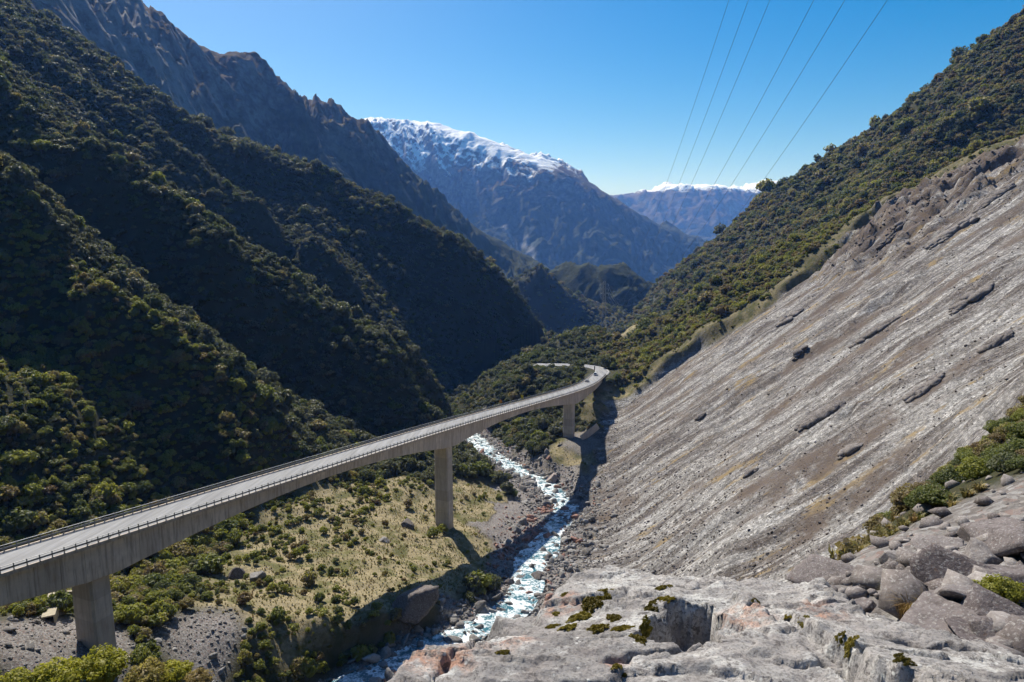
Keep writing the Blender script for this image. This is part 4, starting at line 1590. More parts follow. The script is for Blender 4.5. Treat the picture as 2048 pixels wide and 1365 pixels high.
# what the near rock hides stays out of the list of things
inpic = (px > 2) & (px < W - 2) & (py < H - 4) & ~((px > 1080) & (py > 1140)) & ~((px > 820) & (py > 1290))
inpic &= np.array([sees((q[0], q[1], q[2] + 0.8)) for q in B])
size = np.where(inpic, B[:, 3] / dd, 0)
order = np.argsort(-size)[:240]
isb = np.zeros(len(B), bool)
isb[order] = True
T = B[~isb]
T = T[frustum(T[:, :3], 60, 60)]
rs_ = np.random.default_rng(6)


def tilts(n, a=0.5):
    q = rs_.normal(0, a, (n, 3))
    return q


scatter('river_stones', T[:, :3], T[:, 3], rs_.uniform(0, 6.28, len(T)), rs_.integers(0, 6, len(T)), T[:, 4], STONE_COL, 'loose grey stones and cobbles along the river bed', 'stones', tilts(len(T)))
for q in B[order]:
    o = bpy.data.objects.new('boulder', STONES[rs_.integers(0, 4)])
    COL.objects.link(o)
    o.location = q[:3]
    o.scale = (q[3],) * 3
    o.rotation_euler = (rs_.normal(0, .4), rs_.normal(0, .4), rs_.uniform(0, 6.28))
    o['tint'] = float(q[4])
    zone = 'near' if q[1] < 200 else ('mid' if q[1] < 300 else 'far')
    col_ = 'reddish' if q[4] > 0.95 else ('pale grey' if q[4] > 0.5 else 'grey')
    where = {'near': 'in the rocky river bed near the lookout rock', 'mid': 'beside the white water right of the middle pier', 'far': 'in the rapids beyond the viaduct'}[zone]
    tag(o, '%s boulder %s' % (col_, where), 'boulder', '%s boulders, %s river' % (col_, zone))

# ---- single large boulders
BIG = [  # px, py (base middle), Y, width m, height factor, tint, label
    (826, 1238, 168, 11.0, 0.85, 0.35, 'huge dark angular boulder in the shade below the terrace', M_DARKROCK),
    (1105, 950, 322, 6.2, 1.1, 0.9, 'tall reddish boulder on the far river bank below the third pier', M_BOULDER),
    (812, 1026, 232, 6.0, 0.6, 0.3, 'dark flat-topped boulder among shrubs left of the middle pier', M_DARKROCK),
    (768, 1075, 214, 4.2, 0.6, 0.5, 'low grey boulder on the straw terrace left of the middle pier', M_BOULDER),
    (508, 1058, 170, 5.6, 0.85, 0.5, 'pale grey boulder under the deck at the foot of the left slope', M_BOULDER),
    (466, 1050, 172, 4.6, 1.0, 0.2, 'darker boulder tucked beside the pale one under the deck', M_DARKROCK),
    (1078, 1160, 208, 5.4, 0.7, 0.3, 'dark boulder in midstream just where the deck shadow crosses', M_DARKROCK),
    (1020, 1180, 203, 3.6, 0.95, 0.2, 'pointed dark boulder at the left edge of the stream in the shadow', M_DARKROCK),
    (965, 1245, 182, 6.4, 0.5, 0.55, 'broad low grey boulder beside the cascade above the lookout rock', M_BOULDER),
    (905, 1262, 174, 3.6, 0.6, 0.7, 'rounded pale boulder on the left river margin', M_BOULDER),
    (880, 940, 300, 3.6, 0.7, 0.3, 'grey boulder half hidden behind the middle pier', M_BOULDER)]
for j, (px_, py_, Y_, w_, hf, tt, lab, mt) in enumerate(BIG):
    c = atY(px_, py_, Y_)
    z0 = float(hgt(c[0], c[1]))
    me = rock_mesh('boulder_block', 400 + j, 4, 10, 1.0, 0.010, mt)
    o = link('boulder', me)
    o.location = (c[0], c[1], z0 + 0.28 * w_ * hf * 0.5)
    o.scale = (w_ * 0.5, w_ * 0.5, w_ * 0.5 * hf)
    o.rotation_euler = (0.15, -0.1, 0.6 * j)
    o['tint'] = tt
    tag(o, lab, 'boulder')

# ---- loose stones on the scree, and dark broken ribs standing out of it
r = np.random.default_rng(15)
n = 70000
sx, sy = r.uniform(14, 300, n), r.uniform(120, 470, n)
sc, gr, te, dr = masks(sx, sy)
u = sy - 0.10 * sx
band = perlin(sx / 190, u / 13, 71) + 0.7 * perlin(sx / 40, u / 5, 72)
low = smooth(110, 40, sx)
ok = (sc > 0.4) & (r.uniform(size=n) < 0.15 + 0.85 * smooth(-0.15, 0.5, band) * (0.5 + 0.5 * low) + 0.3 * low)
sx, sy, band = sx[ok], sy[ok], band[ok]
ss = 0.14 * np.exp(np.abs(r.normal(0, 0.62, len(sx)))) * (1 + 0.7 * smooth(90, 30, sx))
P = np.stack([sx, sy, hgt(sx, sy) + 0.1 * ss], -1)
kf = frustum(P, 60, 60)
P, ss = P[kf], np.clip(ss[kf], 0.09, 0.8)
scatter('scree_stones', P, ss, r.uniform(0, 6.28, len(P)), r.integers(0, 3, len(P)), np.clip(r.normal(0.22, 0.26, len(P)), 0, 0.85), SCREE_COL, 'loose grey scree stones covering the landslide slope', 'scree', tilts(len(P)))
RIBS = [(1400, 838, 22, 6, 'small dark rock rib low on the scree near the far end of the viaduct'), (1640, 835, 90, 26, 'long dark rock rib with moss in the middle of the scree'),
        (1750, 665, 85, 24, 'dark broken rock rib high on the scree below the vegetated edge'), (1850, 780, 75, 22, 'dark rock rib on the right of the scree beside straw grass'),
        (1945, 600, 85, 26, 'dark jagged rock rib near the right edge of the scree'), (1600, 705, 30, 10, 'short dark outcrop among gravel on the upper scree'),
        (1900, 470, 90, 30, 'dark rubble crags at the head of the slide'), (1790, 470, 60, 22, 'dark shattered crags under the bushy crest'), (1990, 400, 70, 26, 'brown shattered crags at the top right of the slide'),
        (1500, 950, 26, 9, 'small dark outcrop in the lower middle of the scree'), (1905, 1000, 70, 20, 'dark rock rib low on the right just above the scrub band'), (1700, 905, 40, 12, 'short dark rib below the long mossy one'), (1990, 690, 60, 20, 'dark rib beside the straw patches at the right edge'),
        (1575, 640, 60, 18, 'shadowed rock step below the vegetated edge of the slide')]
M_RIB = make_stone('dark_scree_rock', [(0.0, (0.11, 0.095, 0.09)), (1.0, (0.19, 0.17, 0.16))])
for j, (px_, py_, wpx, nst, lab) in enumerate(RIBS):
    c = hit(px_, py_, hgt, 0.0, 100, 600)
    fall = np.array((1.0, 0.05))
    V_, T_, off = [], [], 0
    Lr = wpx / 1365.0 * c[1] * 0.95
    rr_ = np.random.default_rng(500 + j)
    for q in range(nst * 2):
        a = rr_.uniform(-.5, .5) * Lr
        b = rr_.normal(0, 0.085) * Lr
        x, y = c[0] + a * fall[0], c[1] + b
        s = rr_.uniform(0.4, 1.9) * (0.9 + Lr / 26) * (1 - 0.5 * abs(a) / (0.5 * Lr))
        m_ = DSTONES[q % 3]
        co = np.empty(len(m_.vertices) * 3)
        m_.vertices.foreach_get('co', co)
        co = co.reshape(-1, 3) * np.array((s * 1.25, s, s * 0.95))
        R_ = Matrix.Rotation(rr_.uniform(-.5, .5), 3, 'Z')
        co = co @ np.array(R_).T
        # follow the slope
        co[:, 2] += 0.70 * co[:, 0] * 0.8
        co += np.array((x, y, float(hgt(x, y)) + 0.28 * s))
        tri = np.array([[i for i in p.vertices] for p in m_.polygons])
        V_.append(co)
        T_.append(tri + off)
        off += len(co)
    me = fast_mesh('rock_rib', np.concatenate(V_), None, np.concatenate(T_), False)
    o = link('rock_rib', me, M_RIB)
    o['tint'] = float(rr_.uniform(0, 1))
    tag(o, lab, 'rock')

# rubble of the slide head
r = np.random.default_rng(17)
hx, hy = r.uniform(150, 310, 5200), r.uniform(300, 475, 5200)
sc, gr, te, dr = masks(hx, hy)
w_ = smooth(165, 225, hx) * smooth(310, 390, hy) * (sc > 0.3) * (0.25 + 0.75 * smooth(-.1, .3, perlin(hx / 16, hy / 12, 18)))
kk = r.uniform(size=len(hx)) < w_
hx, hy = hx[kk], hy[kk]
hs = np.clip(0.45 * np.exp(np.abs(r.normal(0, .6, len(hx)))), .3, 2.4)
scatter('slide_rubble', np.stack([hx, hy, hgt(hx, hy) + .15 * hs], -1), hs, r.uniform(0, 6.28, len(hx)), r.integers(0, 3, len(hx)), np.clip(r.normal(.15, .2, len(hx)), 0, .8), SCREE_COL, 'dark broken rubble at the head of the landslide', 'rubble', tilts(len(hx)))

# ================================================================== LOOKOUT ROCK IN THE FOREGROUND
def f1(x, y):
    return -2.28 - 0.13 * (y - 3) - 0.03 * x


EDGE = [(740, 1400), (800, 1345), (850, 1300), (950, 1285), (1040, 1272), (1150, 1276), (1250, 1283), (1350, 1288), (1450, 1280), (1550, 1255), (1620, 1238), (1750, 1243), (1900, 1275), (2048, 1322), (2200, 1370)]


def hit_fine(px, py, f):
    r_ = ray(px, py)
    r_ = r_ / r_[1]
    ys = np.arange(1.5, 14, 0.01)
    g = r_[2] * ys - f(r_[0] * ys, ys)
    return r_ * ys[np.argmax(g < 0)]


# crisp planes: the rock is built from a few tilted slabs and blocks
def P3(px_, py_, Y_):
    return atY(px_, py_, Y_)


def plane(p, q, r_):
    n_ = np.cross(q - p, r_ - p)
    return lambda x, y: p[2] - (n_[0] * (x - p[0]) + n_[1] * (y - p[1])) / n_[2]


def relu(v):
    return np.maximum(0.0, v)


ed = np.array([hit_fine(px_, pe_, f1) for px_, pe_ in EDGE])
ed = ed[np.argsort(ed[:, 0])]
bk = np.array([P3(*q) for q in ((1112, 1186, 5.3), (1180, 1149, 5.5), (1250, 1131, 5.6), (1335, 1156, 5.3), (1430, 1172, 5.15), (1540, 1182, 5.0), (1640, 1208, 4.9))])
topT = plane(P3(1250, 1131, 5.6), P3(1430, 1190, 4.58), P3(1150, 1168, 5.35))
faceFL = plane(P3(1105, 1258, 4.22), P3(1272, 1264, 4.10), P3(1205, 1196, 4.82))
pl_ = P3(1060, 1262, 4.15)
faceLF = plane(pl_, P3(1112, 1186, 5.3), pl_ + np.array((-0.3, 0.0, -0.42)))
facO = plane(P3(1440, 1266, 4.2), P3(1552, 1256, 3.98), P3(1492, 1199, 4.5))
facO2 = plane(P3(1492, 1199, 4.5), P3(1552, 1256, 3.98), P3(1610, 1234, 4.1))
e16 = hit_fine(1620, 1238, f1)
slabR = plane(e16, P3(1640, 1214, 4.9), P3(1960, 1284, 4.5))
gb = np.array([P3(*q) for q in ((1600, 1203, 4.95), (1680, 1218, 4.85), (1760, 1233, 4.7), (1850, 1256, 4.45), (1950, 1288, 4.2), (2048, 1322, 4.0), (2200, 1380, 3.7))])
xo = (P3(1440, 1266, 4.2), P3(1482, 1198, 4.52))
lay = (P3(1200, 1196, 4.85), P3(1290, 1179, 4.95), P3(1364, 1165, 5.15))


def rock_h(x, y):
    x = np.asarray(x, float)
    y = np.asarray(y, float)
    xw = x + 0.055 * fbm(x / 0.30, y / 0.30, 4, 140, 0.6)
    yw = y + 0.055 * fbm(x / 0.30, y / 0.30, 4, 150, 0.6)
    A = f1(x, y) + 0.018 * fbm(x / 1.1, y / 0.8, 2, 141)
    A = A - 2.6 * relu(yw - np.interp(xw, ed[:, 0], ed[:, 1])) - 2.4 * relu(-0.62 - 0.55 * (y - 3.4) * 0 - xw) - 1.2 * relu(-0.35 - xw - 0.4 * (yw - 3.4)) * 0
    T = topT(x, y) + 0.015 * fbm(x / 0.8, y / 0.6, 2, 142)
    up_ = smooth(-0.012, 0.012, yw - np.interp(xw, [lay[0][0], lay[1][0], lay[2][0]], [lay[0][1], lay[1][1], lay[2][1]])) * smooth(0.012, -0.012, xw - lay[2][0])
    T = T + 0.05 * up_
    R = np.minimum(T, np.minimum(faceFL(xw, yw), faceLF(xw, yw)))
    yf = np.interp(xw, [0.55, 0.80, 1.02, 1.22, 1.40, 1.55], [3.3, 4.10, 4.44, 4.60, 4.50, 3.9])
    R = np.minimum(R, T - 5.0 * relu(yf - yw))
    R = R - 2.6 * relu(yw - np.interp(xw, bk[:, 0], bk[:, 1]))
    R = R - 1.5 * relu(xw - bk[-1][0])
    O = np.minimum(facO(xw, yw), facO2(xw, yw))
    O = O - 5.0 * relu(np.interp(yw, [xo[0][1], xo[1][1]], [xo[0][0], xo[1][0]]) - xw) - 3.0 * relu(yw - 4.62) - 2.0 * relu(xw - 1.72)
    G = slabR(x, y) + 0.02 * fbm(x / 0.8, y / 0.5, 2, 143) - 2.6 * relu(yw - np.interp(xw, gb[:, 0], gb[:, 1])) - 4.0 * relu(e16[0] - 0.1 - xw)
    base = -2.98 - 2.3 * relu(y - 4.95) - 2.3 * relu(0.15 - 0.35 * (y - 4.2) - x) * (y > 3.2)
    base = base - 1.2 * relu(-0.7 - x) - 1.5 * relu(x - 2.6)
    return np.maximum(np.maximum(np.maximum(A, R), np.maximum(O, G)), base)


RGX = lines([(-2.6, -1.2, 0.06, 0.02), (-1.2, 3.8, 0.0165, 0.0165), (3.8, 6.2, 0.025, 0.07)])
RGY = lines([(1.3, 2.5, 0.06, 0.03), (2.5, 5.7, 0.0165, 0.0165), (5.7, 7.2, 0.03, 0.08)])
X, Y = np.meshgrid(RGX, RGY)


def facet_field(X, Y, f, n, seed, sx, sy, damp, step, crack, warp=0.05):
    """break a smooth height into tilted flat pieces: each cell of a random mosaic is the tangent plane at its centre"""
    r_ = np.random.default_rng(seed)
    c = np.stack([r_.uniform(X.min(), X.max(), n), r_.uniform(Y.min(), Y.max(), n)], -1)
    e = 0.05
    zc = f(c[:, 0], c[:, 1])
    g0 = np.clip((f(c[:, 0] + e, c[:, 1]) - f(c[:, 0] - e, c[:, 1])) / (2 * e), -1.6, 1.6) * damp + r_.normal(0, 0.05, n)
    g1 = np.clip((f(c[:, 0], c[:, 1] + e) - f(c[:, 0], c[:, 1] - e)) / (2 * e), -1.6, 1.6) * damp + r_.normal(0, 0.07, n)
    hh = r_.normal(0, step, n)
    wx = X + warp * fbm(X / 0.20, Y / 0.20, 3, seed + 3)
    wy = Y + warp * fbm(X / 0.20, Y / 0.20, 3, seed + 5)
    q = np.stack([wx.ravel(), wy.ravel(), X.ravel(), Y.ravel()], -1)
    out = np.empty(len(q))
    for i in range(0, len(q), 20000):
        b_ = q[i:i + 20000]
        d_ = np.hypot((b_[:, 0:1] - c[:, 0]) * sx, (b_[:, 1:2] - c[:, 1]) * sy)
        k2 = np.argpartition(d_, 1, axis=1)[:, :2]
        dd_ = np.take_along_axis(d_, k2, 1)
        sw = dd_[:, 0] > dd_[:, 1]
        k1 = np.where(sw, k2[:, 1], k2[:, 0])
        ko = np.where(sw, k2[:, 0], k2[:, 1])
        gp_ = np.abs(dd_[:, 0] - dd_[:, 1])
        z1_ = zc[k1] + hh[k1] + g0[k1] * (b_[:, 2] - c[k1, 0]) + g1[k1] * (b_[:, 3] - c[k1, 1])
        z2_ = zc[ko] + hh[ko] + g0[ko] * (b_[:, 2] - c[ko, 0]) + g1[ko] * (b_[:, 3] - c[ko, 1])
        m_ = 0.5 * smooth(0.010, 0.0, gp_)
        out[i:i + 20000] = z1_ * (1 - m_) + z2_ * m_ - crack * np.exp(-(gp_ / 0.015) ** 2)
    return out.reshape(X.shape)


Zs = rock_h(X, Y)
Z = Zs.copy()
# bedding: thin broken ledges, cracks and grain
wq = 0.10 * fbm(X / 0.5, Y / 0.5, 3, 81)
led = (X * 0.35 + Y + wq * 2.2) / 0.34 + 1.4 * fbm(X / 1.3, Y / 0.55, 3, 82)
fr = led - np.floor(led)
amp = smooth(-0.25, 0.35, perlin(X / 0.9, Y / 0.5, 83))
Z = Z + amp * 0.042 * (smooth(0.0, 0.14, fr) - fr)
led2 = (Y - X * 0.18) / 0.13 + 1.6 * fbm(X / 0.7, Y / 0.3, 3, 84)
fr2 = led2 - np.floor(led2)
Z = Z + smooth(0.0, 0.5, perlin(X / 0.5, Y / 0.35, 85)) * 0.014 * (smooth(0.0, 0.12, fr2) - fr2)
Z = Z + 0.007 * fbm(X / 0.42, Y / 0.30, 5, 86, 0.6) + 0.006 * fbm(X / 0.16, Y / 0.08, 5, 87, 0.66, ridged=True)

Z = Z + facet_field(X, Y, lambda x, y: 0 * x, 1500, 23, 0.6, 1.2, 0.0, 0.004, 0.003, 0.03) * smooth(-0.35, 0.15, perlin(X / 0.8, Y / 0.8, 88))
for (cx, cy, ang, L_, sd_) in ((0.9, 3.6, 0.35, 0.9, 1), (1.9, 3.4, -0.2, 0.7, 2), (-0.2, 3.6, 1.1, 0.5, 3), (2.6, 3.7, -0.35, 0.9, 4), (1.55, 3.05, 1.35, 0.3, 5), (0.3, 3.2, 0.1, 0.8, 6), (2.0, 4.4, 0.15, 0.8, 7), (1.2, 5.0, -0.2, .6, 8), (3.1, 3.2, -.3, .8, 9), (-.35, 3.3, .9, .4, 10)):
    u_ = (X - cx) * math.cos(ang) + (Y - cy) * math.sin(ang)
    v_ = -(X - cx) * math.sin(ang) + (Y - cy) * math.cos(ang) + 0.05 * perlin(X / 0.12, Y / 0.12, 90 + sd_) + 0.10 * perlin(X / 0.4, Y / 0.4, 120 + sd_)
    Z = Z - 0.075 * np.exp(-(v_ / 0.017) ** 2) * smooth(L_ * 0.55, L_ * 0.35, np.abs(u_))


def make_lookout_mat():
    t = NT('lichened_greywacke')
    p = t.pos()
    n1 = t.noise(p, 1.1, 9, 0.68)
    n2 = t.noise(p, 7.0, 7, 0.7)
    col = t.mix(t.ramp(n1, [(0.35, 0.0), (0.65, 1.0)]), (0.225, 0.214, 0.207), (0.39, 0.376, 0.362))
    col = t.mix(t.ramp(n2, [(0.33, 0.85), (0.50, 0.0)]), col, (0.20, 0.188, 0.185))
    col = t.mix(t.math('MULTIPLY', t.ramp(t.noise(p, 3.1, 8, 0.72), [(0.52, 0.0), (0.60, 1.0)]), 0.7), col, (0.58, 0.575, 0.55))
    org = t.math('MULTIPLY', t.attr('lichen'), t.ramp(t.noise(p, 5.5, 8, 0.72), [(0.44, 0.0), (0.58, 1.0)]))
    col = t.mix(t.math('MULTIPLY', org, 0.75), col, (0.44, 0.22, 0.135))
    col = t.mix(t.math('MULTIPLY', t.ramp(t.noise(p, 12.0, 6, 0.75), [(0.57, 0.0), (0.61, 1.0)]), 0.85), col, (0.085, 0.075, 0.075))
    col = t.mix(t.math('MULTIPLY', t.ramp(t.noise(p, 45.0, 4, 0.75), [(0.50, 0.0), (0.60, 1.0)]), 0.7), col, (0.12, 0.11, 0.105))
    col = t.mix(t.math('MULTIPLY', t.ramp(t.voro(p, 16.0), [(0.10, 1.0), (0.20, 0.0)]), t.ramp(t.noise(p, 2.2, 4, 0.6), [(0.5, 0.0), (0.6, 1.0)])), col, (0.56, 0.56, 0.53))
    h = t.math('ADD', t.noise(p, 9.0, 9, 0.72), t.math('MULTIPLY', t.noise(p, 60.0, 5, 0.7), 0.25))
    t.principled(col, 0.9, t.bump(h, 0.9, 0.035), 0.25)
    return t.m


Z = Z + 0.0022 * np.random.default_rng(3).normal(size=Z.shape) * (0.4 + smooth(-.2, .4, perlin(X / .5, Y / .5, 160)))
me = fast_mesh('lookout_rock', np.stack([X.ravel(), Y.ravel(), Z.ravel()], -1), grid_quads(len(RGX), len(RGY)), None, False)
px, py, dd = proj(np.stack([X.ravel(), Y.ravel(), Z.ravel()], -1))
lc = np.zeros(len(px)) + 0.06
for cx, cy, rx in ((1490, 1235, 75), (880, 1320, 110), (1000, 1275, 90), (1120, 1215, 60), (1640, 1225, 60), (1230, 1330, 40)):
    q_ = hit_fine(cx, cy, rock_h)
    lc = np.maximum(lc, smooth(1.0, 0.3, np.hypot(X.ravel() - q_[0], Y.ravel() - q_[1]) / (rx / 1365 * q_[1] * 1.15)))
set_attr(me, 'lichen', lc)
look = link('lookout_rock', me, make_lookout_mat())
tag(look, 'big pale grey lichen-covered rock outcrop filling the bottom of the view', 'rock outcrop')


def rockz(x, y):
    i = np.clip(np.searchsorted(RGX, x) - 1, 0, len(RGX) - 2)
    j = np.clip(np.searchsorted(RGY, y) - 1, 0, len(RGY) - 2)
    return Z[j, i]


# ---- moss cushions
M_MOSS = make_leaf('golden_moss', [(0.0, (0.12, 0.095, 0.015)), (0.5, (0.21, 0.165, 0.022)), (1.0, (0.28, 0.23, 0.04))], 0.35)


def moss_mesh(name, seed, n=900):
    r = np.random.default_rng(seed)
    a = r.uniform(0, 6.28, n)
    d = np.sqrt(r.uniform(0, 1, n)) * (0.72 + 0.22 * np.sin(3 * a + seed) + 0.12 * np.sin(7 * a))
    P = np.stack([d * np.cos(a), d * np.sin(a) * 0.8, 0 * a], -1)
    P[:, 2] = 0.30 * (1 - d ** 2) + 0.10 * np.sin(9 * P[:, 0] + seed) * np.sin(8 * P[:, 1])
    nn = np.stack([P[:, 0] * .5, P[:, 1] * .5, np.ones(n)], -1) + r.normal(0, .6, (n, 3))
    nn /= np.linalg.norm(nn, axis=1)[:, None]
    t = np.cross(nn, r.normal(size=(n, 3)))
    t /= np.linalg.norm(t, axis=1)[:, None]
    b = np.cross(nn, t)
    s = 0.085 * r.uniform(.6, 1.5, n)[:, None]
    V = np.stack([P + t * s, P + b * s * .7 + nn * s * .8, P - t * s, P - b * s * .7], 1).reshape(-1, 3)
    k = np.arange(n)[:, None] * 4
    me = fast_mesh(name, V, None, np.concatenate([k + np.array([[0, 1, 2]]), k + np.array([[0, 2, 3]])]), False)
    set_attr(me, 'leaf', np.repeat(r.uniform(0, 1, n), 4))
    me.materials.append(M_MOSS)
    return me


MOSS = [moss_mesh('moss_%d' % k, 600 + k) for k in range(4)]
MO = [(1182, 1212, 62, 'large cushion of golden moss on the sloping left face of the rear rock block'), (1210, 1196, 44, 'golden moss cushion at the upper end of the largest moss patch'),
      (1158, 1236, 46, 'golden moss cushion at the lower end of the largest moss patch'), (1228, 1238, 34, 'small golden moss cushion right of the largest moss patch'),
      (1104, 1254, 26, 'small moss tuft at the left end of the moss-filled crack'), (1140, 1256, 40, 'moss strip along the left part of the crack'), (1195, 1258, 44, 'moss strip in the middle of the crack'),
      (1245, 1259, 40, 'moss strip at the right part of the crack'), (1288, 1258, 38, 'dark green moss clump at the mouth of the shaded hollow'), (1325, 1177, 32, 'moss tuft under the small dark ledge on top of the rear block'),
      (1336, 1200, 40, 'moss tuft on the brow above the shaded hollow'), (1302, 1216, 34, 'moss tuft left of the shaded hollow'), (1128, 1190, 18, 'tiny moss tuft near the top left edge of the rear block'),
      (1112, 1228, 20, 'tiny moss tuft on the left edge of the rear block'), (1510, 1203, 22, 'small moss tuft above the orange facet'), (1578, 1234, 30, 'moss streak right of the orange facet'), (1606, 1242, 24, 'moss tip right of the orange facet'),
      (1278, 1279, 34, 'moss tuft on the edge of the front slab below the crack'), (1233, 1334, 26, 'upper of two moss tufts on the front slab'), (1250, 1347, 30, 'lower of two moss tufts on the front slab'),
      (1006, 1306, 26, 'moss tuft in the cleft at the left end of the front slab'), (1700, 1292, 40, 'thin moss line in a crack on the right slab'), (1805, 1322, 34, 'moss tuft in the dark crack at the lower right'), (1680, 1276, 24, 'tiny moss tuft beside the crack on the right slab')]
for j, (px_, py_, w_, lab) in enumerate(MO):
    q_ = hit_fine(px_, py_, rockz)
    s = w_ / 1365 * q_[1] * 0.80
    o = bpy.data.objects.new('moss_cushion', MOSS[j % 4])
    COL.objects.link(o)
    gxr = float((rockz(q_[0] + .04, q_[1]) - rockz(q_[0] - .04, q_[1])) / .08)
    gyr = float((rockz(q_[0], q_[1] + .04) - rockz(q_[0], q_[1] - .04)) / .08)
    nrm = Vector((-gxr, -gyr, 1)).normalized()
    o.location = Vector(q_) - nrm * s * 0.06
    o.rotation_mode = 'QUATERNION'
    o.rotation_quaternion = nrm.to_track_quat('Z', 'Y') @ Matrix.Rotation(j * 1.3, 3, 'Z').to_quaternion()
    o.scale = (s, s * 0.8, s * 0.7)
    o['tint'] = float((j * 0.37) % 1.0)
    tag(o, lab, 'moss')

# ---- broken blocks on the gravel to the right
BL = [(1912, 1185, 10.0, 1.15, .8, 2, 'tall angular purple-grey boulder leaning on the gravel slope at right'), (2022, 1100, 13.5, 1.1, .8, 1, 'blocky boulder at the right edge above the angular one'),
      (1975, 1125, 13.0, .8, .6, 2, 'flat boulder just right of the tall angular one'), (2035, 1180, 10.5, .9, .6, 3, 'dark slab of rock at the right edge below the blocky boulder'),
      (1935, 1212, 9.2, .8, .55, 1, 'broad slab at the foot of the tall angular boulder'), (1990, 1245, 8.0, .75, .55, 2, 'pale wedge of rock below the small green shrub'),
      (1900, 1275, 6.8, .62, .6, 0, 'split boulder beside the brown tussock'), (1965, 1300, 6.2, .5, .5, 3, 'grey block low on the right among gravel'), (1668, 1160, 20, 1.6, .45, 1, 'dark slab outcrop on the gravel crest'),
      (1790, 1120, 24, .9, .5, 2, 'small dark block on the gravel below the tussock band'), (2030, 1290, 6.5, .5, .5, 0, 'block at the lower right corner of the gravel'), (1880, 1100, 17, .8, .6, 3, 'block left of the blocky boulder on the gravel'),
      (1955, 1075, 18, .9, .6, 1, 'rounded block on the skyline of the gravel slope'), (1725, 1215, 9, .3, .5, 2, 'small stone where gravel meets the lookout rock')]
for j, (px_, py_, Y_, w_, hf, mi, lab) in enumerate(BL):
    c = hit(px_, py_, hgt, 0.0, 4.0, 60.0)
    r_ = ray(px_, py_)
    r_ = r_ / r_[1]
    ys = np.arange(4.5, 60, 0.05)
    g = r_[2] * ys - hgt(r_[0] * ys, ys)
    c = r_ * ys[np.argmax(g < 0)] if (g < 0).any() else r_ * Y_
    k_ = c[1] / Y_
    o = bpy.data.objects.new('boulder', CRAGS[mi])
    COL.objects.link(o)
    s = w_ * 0.72 * k_
    o.location = (c[0], c[1], c[2] + s * hf * 0.30)
    o.scale = (s, s, s * hf * 1.25)
    o.rotation_euler = (0.25 * math.sin(j * 2.1), 0.3 * math.cos(j * 1.7), j * 1.9)
    o['tint'] = float((j * 0.43) % 1.0)
    tag(o, lab, 'boulder')
r = np.random.default_rng(44)
n = 9000
gx_, gy_ = r.uniform(2.6, 34, n), r.uniform(3.2, 46, n)
nb = 2600
gx_ = np.concatenate([gx_, r.uniform(2.8, 13, nb)])
gy_ = np.concatenate([gy_, r.uniform(3.0, 16, nb)])
n = len(gx_)
kk = r.uniform(size=n) < np.clip(9.0 / np.hypot(gx_, gy_), 0.25, 1) * (0.35 + 0.65 * smooth(-.2, .4, perlin(gx_ / 3, gy_ / 3, 47)))
gx_, gy_ = gx_[kk], gy_[kk]
gs = 0.05 * np.exp(np.abs(r.normal(0, 0.95, len(gx_)))) * (1 + np.hypot(gx_, gy_) / 40)
P = np.stack([gx_, gy_, hgt(gx_, gy_) + 0.15 * gs], -1)
kf = frustum(P, 30, 30)
P, gs = P[kf], np.clip(gs[kf], 0.03, 0.5)
scatter('gravel', P, gs, r.uniform(0, 6.28, len(P)), r.integers(0, 4, len(P)), r.uniform(0, 1, len(P)), CRAG_COL, 'loose angular gravel on the slope beside the lookout rock', 'gravel', tilts(len(P)))

# ================================================================== NEAR PLANTS
def blade_mesh(name, seed, n=90, h=1.0, spread=0.6, width=0.035, mat=None):
    """a tuft of bent blades"""
    r = np.random.default_rng(seed)
    V, T_ = [], []
    for k in range(n):
        a = r.uniform(0, 6.28)
        d = r.uniform(0, 0.25)
        b0 = np.array((d * math.cos(a), d * math.sin(a), 0))
        L_ = h * r.uniform(0.55, 1.0)
        out = np.array((math.cos(a), math.sin(a), 0)) * spread * r.uniform(.3, 1.0)
        side = np.array((-math.sin(a), math.cos(a), 0)) * width
        m = b0 + out * 0.35 * L_ + np.array((0, 0, 0.65 * L_))
        e = b0 + out * L_ + np.array((0, 0, L_ * r.uniform(0.55, 0.95)))
        i = len(V)
        V += [b0 - side, b0 + side, m - side * .8, m + side * .8, e]
        T_ += [(i, i + 1, i + 3), (i, i + 3, i + 2), (i + 2, i + 3, i + 4)]
    me = fast_mesh(name, np.array(V), None, np.array(T_), False)
    set_attr(me, 'leaf', np.repeat(r.uniform(0, 1, n), 5))
    me.materials.append(mat)
    return me


M_GRASS = make_leaf('dry_grass', [(0.0, (0.12, 0.135, 0.035)), (0.4, (0.24, 0.215, 0.075)), (0.75, (0.36, 0.29, 0.13)), (1.0, (0.26, 0.16, 0.075))], 0.35)
TUFTS = [blade_mesh('tuft_%d' % k, 700 + k, 46, 1.0, 0.75, 0.05, M_GRASS) for k in range(4)]
TUFT_COL = proto_collection('tuft_prototypes', TUFTS)

